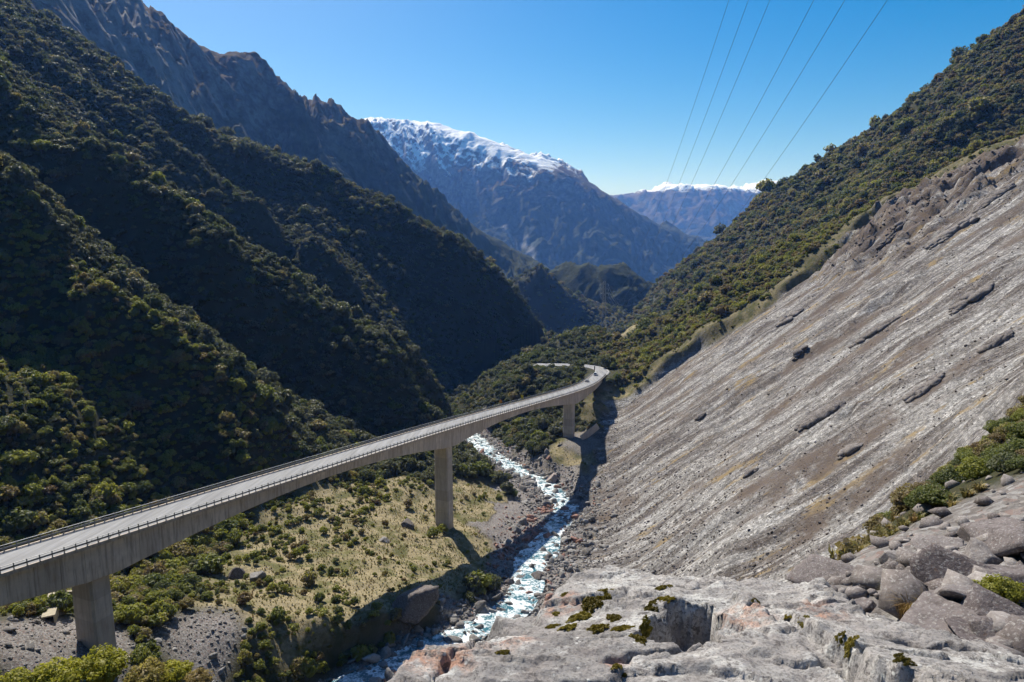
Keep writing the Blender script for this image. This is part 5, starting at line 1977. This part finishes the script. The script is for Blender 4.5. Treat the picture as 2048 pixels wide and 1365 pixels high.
# grass on the terrace, by the third pier and along the edge of the slide
r = np.random.default_rng(71)
gp = []
for (x0, x1, y0, y1, cell) in ((-100, 0, 125, 300, 0.95), (20, 300, 380, 500, 1.7), (60, 130, 590, 690, 2.5), (20, 60, 300, 385, 1.5)):
    X_, Y_ = candidates(x0, x1, y0, y1, cell, int(x0 + y0 + 900))
    P = np.stack([X_, Y_, hgt(X_, Y_)], -1)
    P = P[frustum(P, 20, 20)]
    sc, gr, te, dr = masks(P[:, 0], P[:, 1])
    q = r.uniform(size=len(P)) < te * 0.75 * (0.4 + 0.6 * smooth(-.4, .2, perlin(P[:, 0] / 7, P[:, 1] / 7, 73)))
    bd, bz_ = dist_poly(P[:, 0], P[:, 1], ROAD)
    gp.append(P[q & (bd > 5)])
gp = np.concatenate(gp)
tt = np.clip(0.58 + 0.20 * r.normal(size=len(gp)) + 0.35 * perlin(gp[:, 0] / 14, gp[:, 1] / 14, 74), 0, 1)
scatter('grass', gp, r.uniform(0.25, 0.65, len(gp)), r.uniform(0, 6.28, len(gp)), r.integers(0, 4, len(gp)), tt, TUFT_COL, 'straw and green grass tussocks on the terrace and slide edges', 'grass')

# tussock and scrub band on the near spur at the right edge
NEARLEAF = [crown_mesh('near_crown_%d' % k, 800 + k, 2600, 0.055, [0.9, 0.75, 1.0][k], 8, 0.1) for k in range(3)]
M_BUSH = make_leaf('bright_bush_leaves', [(0.0, (0.22, 0.23, 0.05)), (0.5, (0.40, 0.38, 0.06)), (1.0, (0.36, 0.27, 0.13))], 0.5)
BUSH = [crown_mesh('bush_crown_%d' % k, 830 + k, 4200, 0.05, [0.75, 0.95][k], 11, 0.45) for k in range(2)]
for m_ in BUSH:
    m_.materials.clear()
    m_.materials.append(M_BUSH)


def plant(name, loc, s, mesh, trunk, tint, label, cat, group=None, sz=1.0, rz=0.0):
    o = empty(name, loc, rz)
    o.scale = (s, s, s * sz)
    tag(o, label, cat, group)
    for nm, me_ in (('trunk', trunk), ('crown', mesh)):
        c = bpy.data.objects.new(nm, me_)
        COL.objects.link(c)
        c.parent = o
        if nm == 'crown':
            c['tint'] = float(tint)
    return o


r = np.random.default_rng(77)
X_, Y_ = candidates(8, 75, 26, 72, 1.15, 78)
P = np.stack([X_, Y_, hgt(X_, Y_)], -1)
px, py, dd = proj(P)
lowline = np.interp(px, [1600, 1700, 1800, 1900, 2048, 2200], [1130, 1118, 1085, 1040, 985, 930])
upline = np.interp(px, [1600, 1700, 1800, 1900, 2048, 2200], [1100, 1085, 1030, 940, 800, 700])
band = (px > 1660) & (px < 2120) & (py < lowline + 12) & (py > upline - 25)
P, py, low_ = P[band], py[band], lowline[band]
grassy = py > low_ - 34 + 22 * perlin(P[:, 0] / 3, P[:, 1] / 3, 79)
G_ = P[grassy]
n_ = 0
extra = []
for q in G_:
    for _ in range(5):
        extra.append(q + np.array((r.uniform(-.6, .6), r.uniform(-.6, .6), 0)))
extra = np.array(extra)
extra[:, 2] = hgt(extra[:, 0], extra[:, 1])
scatter('tussock_grass', extra, r.uniform(0.25, 0.6, len(extra)), r.uniform(0, 6.28, len(extra)), r.integers(0, 4, len(extra)), np.clip(r.normal(.62, .16, len(extra)), 0, 1), TUFT_COL,
        'golden tussock grass fringing the scrub band at the right edge', 'grass')
Sb = P[~grassy]
for q in Sb[r.permutation(len(Sb))[:170]]:
    s = 0.85 * math.exp(r.normal(0, .25))
    brown = r.uniform() < 0.45
    plant('shrub', (q[0], q[1], q[2] - .08), s, NEARLEAF[r.integers(0, 3)], TRUNKS[r.integers(0, 3)], (0.86 + r.normal(0, .05)) if brown else (0.45 + r.normal(0, .09)),
          (lambda w: (w[0] + w[1] + ' shrub ' + w[2] + ' of the scrub band on the near spur', 'shrub', w[0] + w[1] + ' shrubs ' + w[2] + ' of the scrub band'))(('large ' if s > 1.0 else ('small ' if s < 0.72 else ''), 'brownish' if brown else 'olive green', ('at the lower tip' if proj(q)[0] < 1800 else ('in the middle' if proj(q)[0] < 1950 else 'at the right-hand end'))))[0], 'shrub', ('brown' if brown else 'green') + ' shrubs on the near right spur', r.uniform(.8, 1.1), r.uniform(0, 6))

# the bright bush at the lower left corner, just below the lookout
for j, (px_, py_, Y_, s, tint, lab) in enumerate(((110, 1352, 14.0, 0.78, 0.45, 'yellow-green leafy bush at the bottom left corner, leftmost clump'), (205, 1335, 14.6, 0.66, 0.35, 'yellow-green leafy bush at the bottom left, second clump from the corner'),
                                                 (290, 1352, 13.8, 0.55, 0.85, 'brownish twiggy bush between the yellow-green clumps at bottom left'), (345, 1348, 14.2, 0.50, 0.5, 'yellow-green leafy bush at bottom left, rightmost clump'),
                                                 (30, 1365, 13.6, 0.55, 0.4, 'low yellow-green bush cut off by the bottom left corner'), (395, 1360, 13.9, 0.34, 1.0, 'small brown twiggy shrub beside the rightmost yellow-green clump'))):
    c = atY(px_, py_, Y_)
    g0 = float(hgt(c[0], c[1]))
    o = plant('bush', (c[0], c[1], c[2] - s * 0.62), s, BUSH[j % 2], TRUNKS[j % 3], tint, lab, 'bush', None, 1.0, j * 1.1)
    # stems down to the slope
    m = MB()
    for a in range(5):
        ang = a * 1.26 + j
        m.bar((0.25 * math.cos(ang), 0.25 * math.sin(ang), 0.25), (0.05 * math.cos(ang), 0.05 * math.sin(ang), (g0 - c[2]) / s + 0.4), 0.07)
    st_ = m.build('stem', M_BARK, o)
# small plants on the right gravel
for j, (px_, py_, w_, kind, lab) in enumerate(((1992, 1210, .40, 'bush', 'small bright green shrub growing between the blocks at right'), (1815, 1240, .36, 'tuft', 'brown dry tussock beside the lookout rock'), (1790, 1205, .3, 'tuft', 'olive tussock behind the brown dry one'),
                                              (1850, 1238, .28, 'tuft', 'small brown tussock right of the larger one'))):
    r_ = ray(px_, py_)
    r_ = r_ / r_[1]
    ys = np.arange(4.8, 60, 0.05)
    g = r_[2] * ys - hgt(r_[0] * ys, ys)
    c = r_ * ys[np.argmax(g < 0)]
    if kind == 'bush':
        plant('shrub', tuple(c), w_ * c[1] / 9, BUSH[0], TRUNKS[0], 0.2, lab, 'shrub')
    else:
        o = bpy.data.objects.new('tussock', blade_mesh('tussock_blades', 900 + j, 260, 1.0, 0.8, 0.012, M_GRASS))
        COL.objects.link(o)
        o.location = tuple(c)
        o.scale = (w_ * 1.2 * c[1] / 8,) * 3
        o['tint'] = (0.95, 0.55, 0.9)[j - 1]
        tag(o, lab, 'tussock')

# ================================================================== POWER LINE
M_WIRE = plain('conductor_wire', (0.10, 0.10, 0.105), 0.5, 0.5)
M_PYLON = plain('pylon_steel', (0.30, 0.31, 0.32), 0.5, 0.6)
M_GLASS = plain('glass_insulator', (0.55, 0.58, 0.58), 0.2)
PY = np.array((93.5, 690.0, 0.0))
PY[2] = float(hgt(PY[0], PY[1]))
PTOP = atY(1208, 563, 690)[2]
pyl = tag(empty('pylon', tuple(PY)), 'steel lattice power pylon standing on the knoll beyond the viaduct', 'pylon')
Hh = PTOP - PY[2]
m = MB()


def pw(z):
    return np.interp(z, [0, 0.62 * Hh, Hh], [4.2, 1.5, 0.9])


lv = np.concatenate([np.linspace(0, 0.62 * Hh, 6), np.linspace(0.62 * Hh, Hh, 6)[1:]])
for sx in (-1, 1):
    for sy in (-1, 1):
        leg = MB()
        for a, b in zip(lv[:-1], lv[1:]):
            leg.bar((sx * pw(a), sy * pw(a), a - (2 if a == 0 else 0)), (sx * pw(b), sy * pw(b), b), 0.24)
        leg.build('leg', M_PYLON, pyl)
for a, b in zip(lv[:-1], lv[1:]):
    for q in ((-1, -1, 1, -1), (1, -1, 1, 1), (1, 1, -1, 1), (-1, 1, -1, -1)):
        m.bar((q[0] * pw(a), q[1] * pw(a), a), (q[2] * pw(b), q[3] * pw(b), b), 0.14)
        m.bar((q[2] * pw(a), q[3] * pw(a), a), (q[0] * pw(b), q[1] * pw(b), b), 0.14)
        m.bar((q[0] * pw(b), q[1] * pw(b), b), (q[2] * pw(b), q[3] * pw(b), b), 0.14)
m.build('bracing', M_PYLON, pyl)
ATT = []
for sx, pxx in ((-1, 1200), (1, 1217)):
    for pyy in (570, 580, 589):
        A = atY(pxx, pyy, 690)
        ATT.append(A)
        lz = A[2] - PY[2] + 0.6
        lx = A[0] - PY[0]
        arm = MB()
        for sy in (-1, 1):
            arm.bar((sx * pw(lz), sy * pw(lz), lz), (lx, 0, lz), 0.18)
            arm.bar((sx * pw(lz), sy * pw(lz), lz + 1.6), (lx, 0, lz), 0.14)
        ao = arm.build('cross_arm', M_PYLON, pyl)
        ins = MB()
        for k in range(5):
            ins.box(lx - .22, lx + .22, -.22, .22, lz - 0.2 - k * .42, lz - 0.02 - k * .42)
        ins.build('insulator', M_GLASS, ao)
TOPX = [1458, 1497, 1540, 1628, 1690, 1775]
LOWX = [1332, 1357, 1382, 1428, 1463, 1520]
NXE = [26, 29, 32, 34, 38, 44]
NAMES = ['leftmost', 'second from left', 'third from left', 'third from right', 'second from right', 'rightmost']


def tube(name, pts, rad, mat):
    V, Fc = [], []
    k = 5
    pts = [Vector(p) for p in pts]
    for i, p in enumerate(pts):
        d = (pts[min(i + 1, len(pts) - 1)] - pts[max(i - 1, 0)]).normalized()
        s = d.cross(Vector((0, 0, 1))).normalized()
        t = d.cross(s)
        for j in range(k):
            a = 2 * math.pi * j / k
            V.append(p + (s * math.cos(a) + t * math.sin(a)) * rad)
    for i in range(len(pts) - 1):
        for j in range(k):
            Fc.append((i * k + j, i * k + (j + 1) % k, (i + 1) * k + (j + 1) % k, (i + 1) * k + j))
    return mesh_obj(name, V, Fc, mat, None, True)


for i in range(6):
    a = ATT[i] - np.array((0, 0, 1.6))
    nx_, ny_ = NXE[i], -40.0
    ts = []
    for q in ((LOWX[i], 370), (TOPX[i], 0)):
        r_ = ray(*q)
        mm, qq = r_[0] / r_[1], r_[2] / r_[1]
        t = (mm * a[1] - a[0]) / ((nx_ - a[0]) - mm * (ny_ - a[1]))
        ts.append((t, qq * (a[1] + (ny_ - a[1]) * t)))
    M2 = np.array([[ts[0][0], ts[0][0] ** 2], [ts[1][0], ts[1][0] ** 2]])
    b_, c_ = np.linalg.solve(M2, [ts[0][1] - a[2], ts[1][1] - a[2]])
    pts_ = [(a[0] + (nx_ - a[0]) * t, a[1] + (ny_ - a[1]) * t, a[2] + b_ * t + c_ * t * t) for t in np.linspace(0, 1, 60)]
    tag(tube('power_line_wire', pts_, 0.032, M_WIRE), 'thin dark power line wire climbing across the sky, %s of six' % NAMES[i], 'wire', 'power line wires')
# span going on down the valley
for i in range(6):
    a = ATT[i] - np.array((0, 0, 1.6))
    e = np.array((250 + (i % 3) * 2 + (i // 3) * 9, 1250.0, -150 + 5 * (i % 3)))
    pts_ = [a + (e - a) * t - np.array((0, 0, 4 * 26 * t * (1 - t))) for t in np.linspace(0, 1, 24)]
    tag(tube('power_line_wire', pts_, 0.07, M_GLASS), 'pale wire running down the valley from the %s pylon arm' % ['upper left', 'middle left', 'lower left', 'upper right', 'middle right', 'lower right'][i], 'wire', 'down-valley wires')

# ================================================================== VEHICLES, SIGNS, SMALL WORKS
M_WPAINT = plain('white_car_paint', (0.75, 0.76, 0.77), 0.3, 0.0, 0.5, 0.03)
M_SPAINT = plain('silver_car_paint', (0.55, 0.56, 0.57), 0.3, 0.3, 0.5, 0.03)
M_CGLASS = plain('car_window', (0.015, 0.017, 0.02), 0.1, 0.0, 0.6, 0.0)
M_TYRE = plain('tyre_rubber', (0.02, 0.02, 0.02), 0.9)
M_TAIL = plain('tail_lamp', (0.35, 0.02, 0.02), 0.3)


def car(loc, rz, grade, paint, tall, label):
    root = empty('car', loc, rz)
    root.rotation_euler = (grade, 0, rz)
    tag(root, label, 'car', 'cars on the far end of the viaduct')
    L_, Wd, Hb, Hr = (4.5, 1.8, 0.95, 1.5) if not tall else (4.9, 1.95, 1.15, 2.0)
    # body profile along y (front +y), swept across x
    prof = [(-L_ / 2, 0.35), (-L_ / 2, Hb), (-L_ / 2 + .3, Hb + .04), (L_ * 0.22, Hb), (L_ / 2 - .12, Hb - .2), (L_ / 2, Hb - .4), (L_ / 2, 0.35)]
    V, Fc = [], []
    for sx in (-1, 1):
        for k, (y, z) in enumerate(prof):
            V.append((sx * Wd / 2 * (0.96 if z > Hb - .1 else 1), y, z))
    n = len(prof)
    Fc = [tuple(range(n - 1, -1, -1)), tuple(range(n, 2 * n))] + [(k, (k + 1) % n, n + (k + 1) % n, n + k) for k in range(n)]
    mesh_obj('body', V, Fc, paint, root)
    cab = [(-L_ / 2 + (.12 if tall else .35), Hb + .02), (-L_ / 2 + (.3 if tall else .85), Hr), (L_ * 0.06, Hr), (L_ * 0.22, Hb + .02)]
    V = []
    for sx in (-1, 1):
        for (y, z) in cab:
            V.append((sx * (Wd / 2 * (.93 if z < Hr - .01 else .78)), y, z))
    mesh_obj('cabin', V, [(3, 2, 1, 0), (4, 5, 6, 7), (0, 1, 5, 4), (1, 2, 6, 5), (2, 3, 7, 6), (3, 0, 4, 7)], M_CGLASS, root)
    m = MB()
    m.box(-Wd * .37, Wd * .37, cab[1][0] - .04, cab[2][0] + .06, Hr + .003, Hr + .05)
    m.build('roof', paint, root)
    for sx in (-1, 1):
        m = MB()
        m.bar((sx * Wd * .45, cab[0][0] + .02, Hb), (sx * Wd * .39, cab[1][0], Hr), .1)
        m.build('pillar', paint, root)
        m = MB()
        m.box(sx * Wd * .40 - .12, sx * Wd * .40 + .12, -L_ / 2 - .02, -L_ / 2 + .03, Hb - .28, Hb - .06)
        m.build('tail_lamp', M_TAIL, root)
        for sy in (-.31, .31):
            V, Fc = [], []
            for k in range(12):
                a = 2 * math.pi * k / 12
                for xx in (-.1, .1):
                    V.append((sx * (Wd / 2 - .08) + xx, sy * L_ + .34 * math.cos(a), .34 + .34 * math.sin(a)))
            for k in range(12):
                b = (k + 1) % 12
                Fc.append((2 * k, 2 * k + 1, 2 * b + 1, 2 * b))
            Fc += [tuple(range(0, 24, 2)), tuple(range(23, 0, -2))]
            mesh_obj('wheel', V, Fc, M_TYRE, root)
    m = MB()
    m.box(-Wd * .42, Wd * .42, -L_ / 2 - .06, -L_ / 2 + .1, .36, .56)
    m.build('bumper', M_TYRE, root)
    return root


def deck_at_px(pxx, off, z=0.06):
    best = min(np.arange(SP[1], CS[-1] - 4, 0.5), key=lambda s: abs(proj((lambda t: t[0] + t[2] * off + np.array((0, 0, z)))(on(s)))[0] - pxx))
    p, d, n = on(best)
    return p + n * off + np.array((0, 0, z)), d, n


for pxx, off, paint, tall, lab in ((1174, -2.0, M_SPAINT, False, 'silver car driving away near the far end of the viaduct'), (1191, -1.7, M_WPAINT, True, 'white van-like car ahead of the silver one at the end of the viaduct')):
    p, d, n = deck_at_px(pxx, off)
    car(tuple(p), math.atan2(d[1], d[0]) - math.pi / 2, math.asin(d[2]), paint, tall, lab)

M_YEL = plain('yellow_sign_face', (0.75, 0.55, 0.02), 0.5, 0, 0.4, 0.05)
M_BLK = plain('black_sign_print', (0.02, 0.02, 0.02), 0.6)
M_ORG = plain('orange_sign_face', (0.65, 0.25, 0.03), 0.5, 0, 0.4, 0.05)
M_REDS = plain('red_marker', (0.45, 0.03, 0.03), 0.5)
for pxx, off, kind, lab in ((1044, -HW + .25, 'chevron', 'yellow curve sign on the left rail of the viaduct'), (1002, -HW + .05, 'diamond', 'orange diamond warning sign on the left rail of the viaduct'), (1197, -HW - .3, 'marker', 'dark and red hazard marker at the end of the left rail')):
    p, d, n = deck_at_px(pxx, off, 0.16)
    rz = math.atan2(d[1], d[0]) - math.pi / 2
    root = tag(empty('road_sign', tuple(p), rz), lab, 'sign', 'road signs on the viaduct')
    m = MB()
    m.box(-.05, .05, -.05, .05, 0, 2.6)
    m.build('post', M_STEEL, root)
    if kind == 'chevron':
        m = MB()
        m.box(-.62, .62, -.10, -.06, 0.9, 2.7)
        pl = m.build('sign_plate', M_YEL, root)
        m = MB()
        for z0 in (1.1, 1.95):
            m.bar((-.38, -.12, z0), (.3, -.12, z0 + .3), .03, .22, (0, 1, 0))
            m.bar((.3, -.12, z0 + .3), (-.38, -.12, z0 + .6), .03, .22, (0, 1, 0))
        m.build('chevron_mark', M_BLK, pl)
    elif kind == 'diamond':
        V = [(0, -.09, 1.35), (.85, -.09, 2.2), (0, -.09, 3.05), (-.85, -.09, 2.2), (0, -.06, 1.35), (.85, -.06, 2.2), (0, -.06, 3.05), (-.85, -.06, 2.2)]
        mesh_obj('sign_plate', V, [(0, 1, 2, 3), (7, 6, 5, 4), (0, 4, 5, 1), (1, 5, 6, 2), (2, 6, 7, 3), (3, 7, 4, 0)], M_ORG, root)
    else:
        m = MB()
        m.box(-.35, .35, -.10, -.06, 1.1, 3.4)
        pl = m.build('sign_plate', M_BLK, root)
        m = MB()
        m.box(-.36, .36, -.13, -.105, 0.5, 1.05)
        m.build('reflector', M_REDS, root)

# concrete flume and retaining wall under the near end, low wall by the third pier
M_OLDC = make_concrete('stained_concrete', (0.34, 0.30, 0.22), (0.44, 0.39, 0.30), 0.4)
a = atY(100, 1238, 120.0)
b = atY(116, 1180, 131.0)
fl = tag(empty('flume', tuple(a)), 'stained concrete box flume ending in the gravel left of the first pier', 'flume')
d = Vector(b - a).normalized()
sd = d.cross(Vector((0, 0, 1))).normalized()
up = sd.cross(d)


def fpt(t, x, z):
    return Vector((0, 0, 0)) + d * t + sd * x + up * z


Lf = (Vector(b) - Vector(a)).length + 6
for nm, x0, x1, z0, z1 in (('floor', -1.1, 1.1, -1.3, -1.05), ('side_wall', -1.1, -.82, -1.05, 1.1), ('side_wall', .82, 1.1, -1.05, 1.1), ('lid', -1.1, 1.1, 1.1, 1.35)):
    V = [fpt(t, x, z) for t in (-1.5, Lf) for (x, z) in ((x0, z0), (x1, z0), (x1, z1), (x0, z1))]
    mesh_obj(nm, V, [(0, 1, 2, 3), (7, 6, 5, 4), (0, 4, 5, 1), (1, 5, 6, 2), (2, 6, 7, 3), (3, 7, 4, 0)], M_OLDC, fl)
a, b = atY(120, 1215, 133.0), atY(185, 1222, 134.0)
m = MB()
z0 = float(hgt((a[0] + b[0]) / 2, 133.5))
m.bar((a[0], a[1], a[2] + 1.0), (b[0], b[1], a[2] + 1.0), 0.6, 5.0)
tag(m.build('retaining_wall', M_OLDC), 'brown stained concrete retaining wall behind the first pier', 'wall')
a, b = atY(1163, 876, 352.0), atY(1196, 850, 356.0)
m = MB()
m.bar((a[0], a[1], a[2] - 0.6), (b[0], b[1], b[2] - 0.6), 0.7, 3.6)
tag(m.build('retaining_wall', M_PIER), 'low sloping concrete wall beside the third pier', 'wall')

# stones on the gravel round the first pier
r = np.random.default_rng(91)
X_, Y_ = candidates(-112, -45, 92, 160, 0.8, 92)
sc, gr, te, dr = masks(X_, Y_)
k_ = (gr > 0.4) & (dr > 9) & (r.uniform(size=len(X_)) < 0.6)
X_, Y_ = X_[k_], Y_[k_]
gs = np.clip(0.14 * np.exp(np.abs(r.normal(0, .7, len(X_)))), .1, 1.0)
P = np.stack([X_, Y_, hgt(X_, Y_) + .1 * gs], -1)
scatter('pier_gravel', P, gs, r.uniform(0, 6.28, len(P)), r.integers(0, 6, len(P)), np.clip(r.normal(.45, .25, len(P)), 0, .85), STONE_COL, 'loose gravel and stones round the foot of the first pier', 'gravel', tilts(len(P)))

# ================================================================== HAZE
def make_haze():
    m = bpy.data.materials.new('valley_haze')
    m.use_nodes = True
    nt = m.node_tree
    nt.nodes.clear()
    out = nt.nodes.new('ShaderNodeOutputMaterial')
    v = nt.nodes.new('ShaderNodeVolumePrincipled')
    v.inputs['Color'].default_value = (0.16, 0.37, 1.0, 1)
    v.inputs['Absorption Color'].default_value = (1, 1, 1, 1)
    v.inputs['Density'].default_value = HAZE
    v.inputs['Anisotropy'].default_value = 0.25
    nt.links.new(v.outputs[0], out.inputs['Volume'])
    return m


HAZE = 5.5e-5
v, f = box_vf(-13500, 13500, -1000, 18000, -830, 1400)
tag(mesh_obj('haze', v, f, make_haze()), kind='stuff')
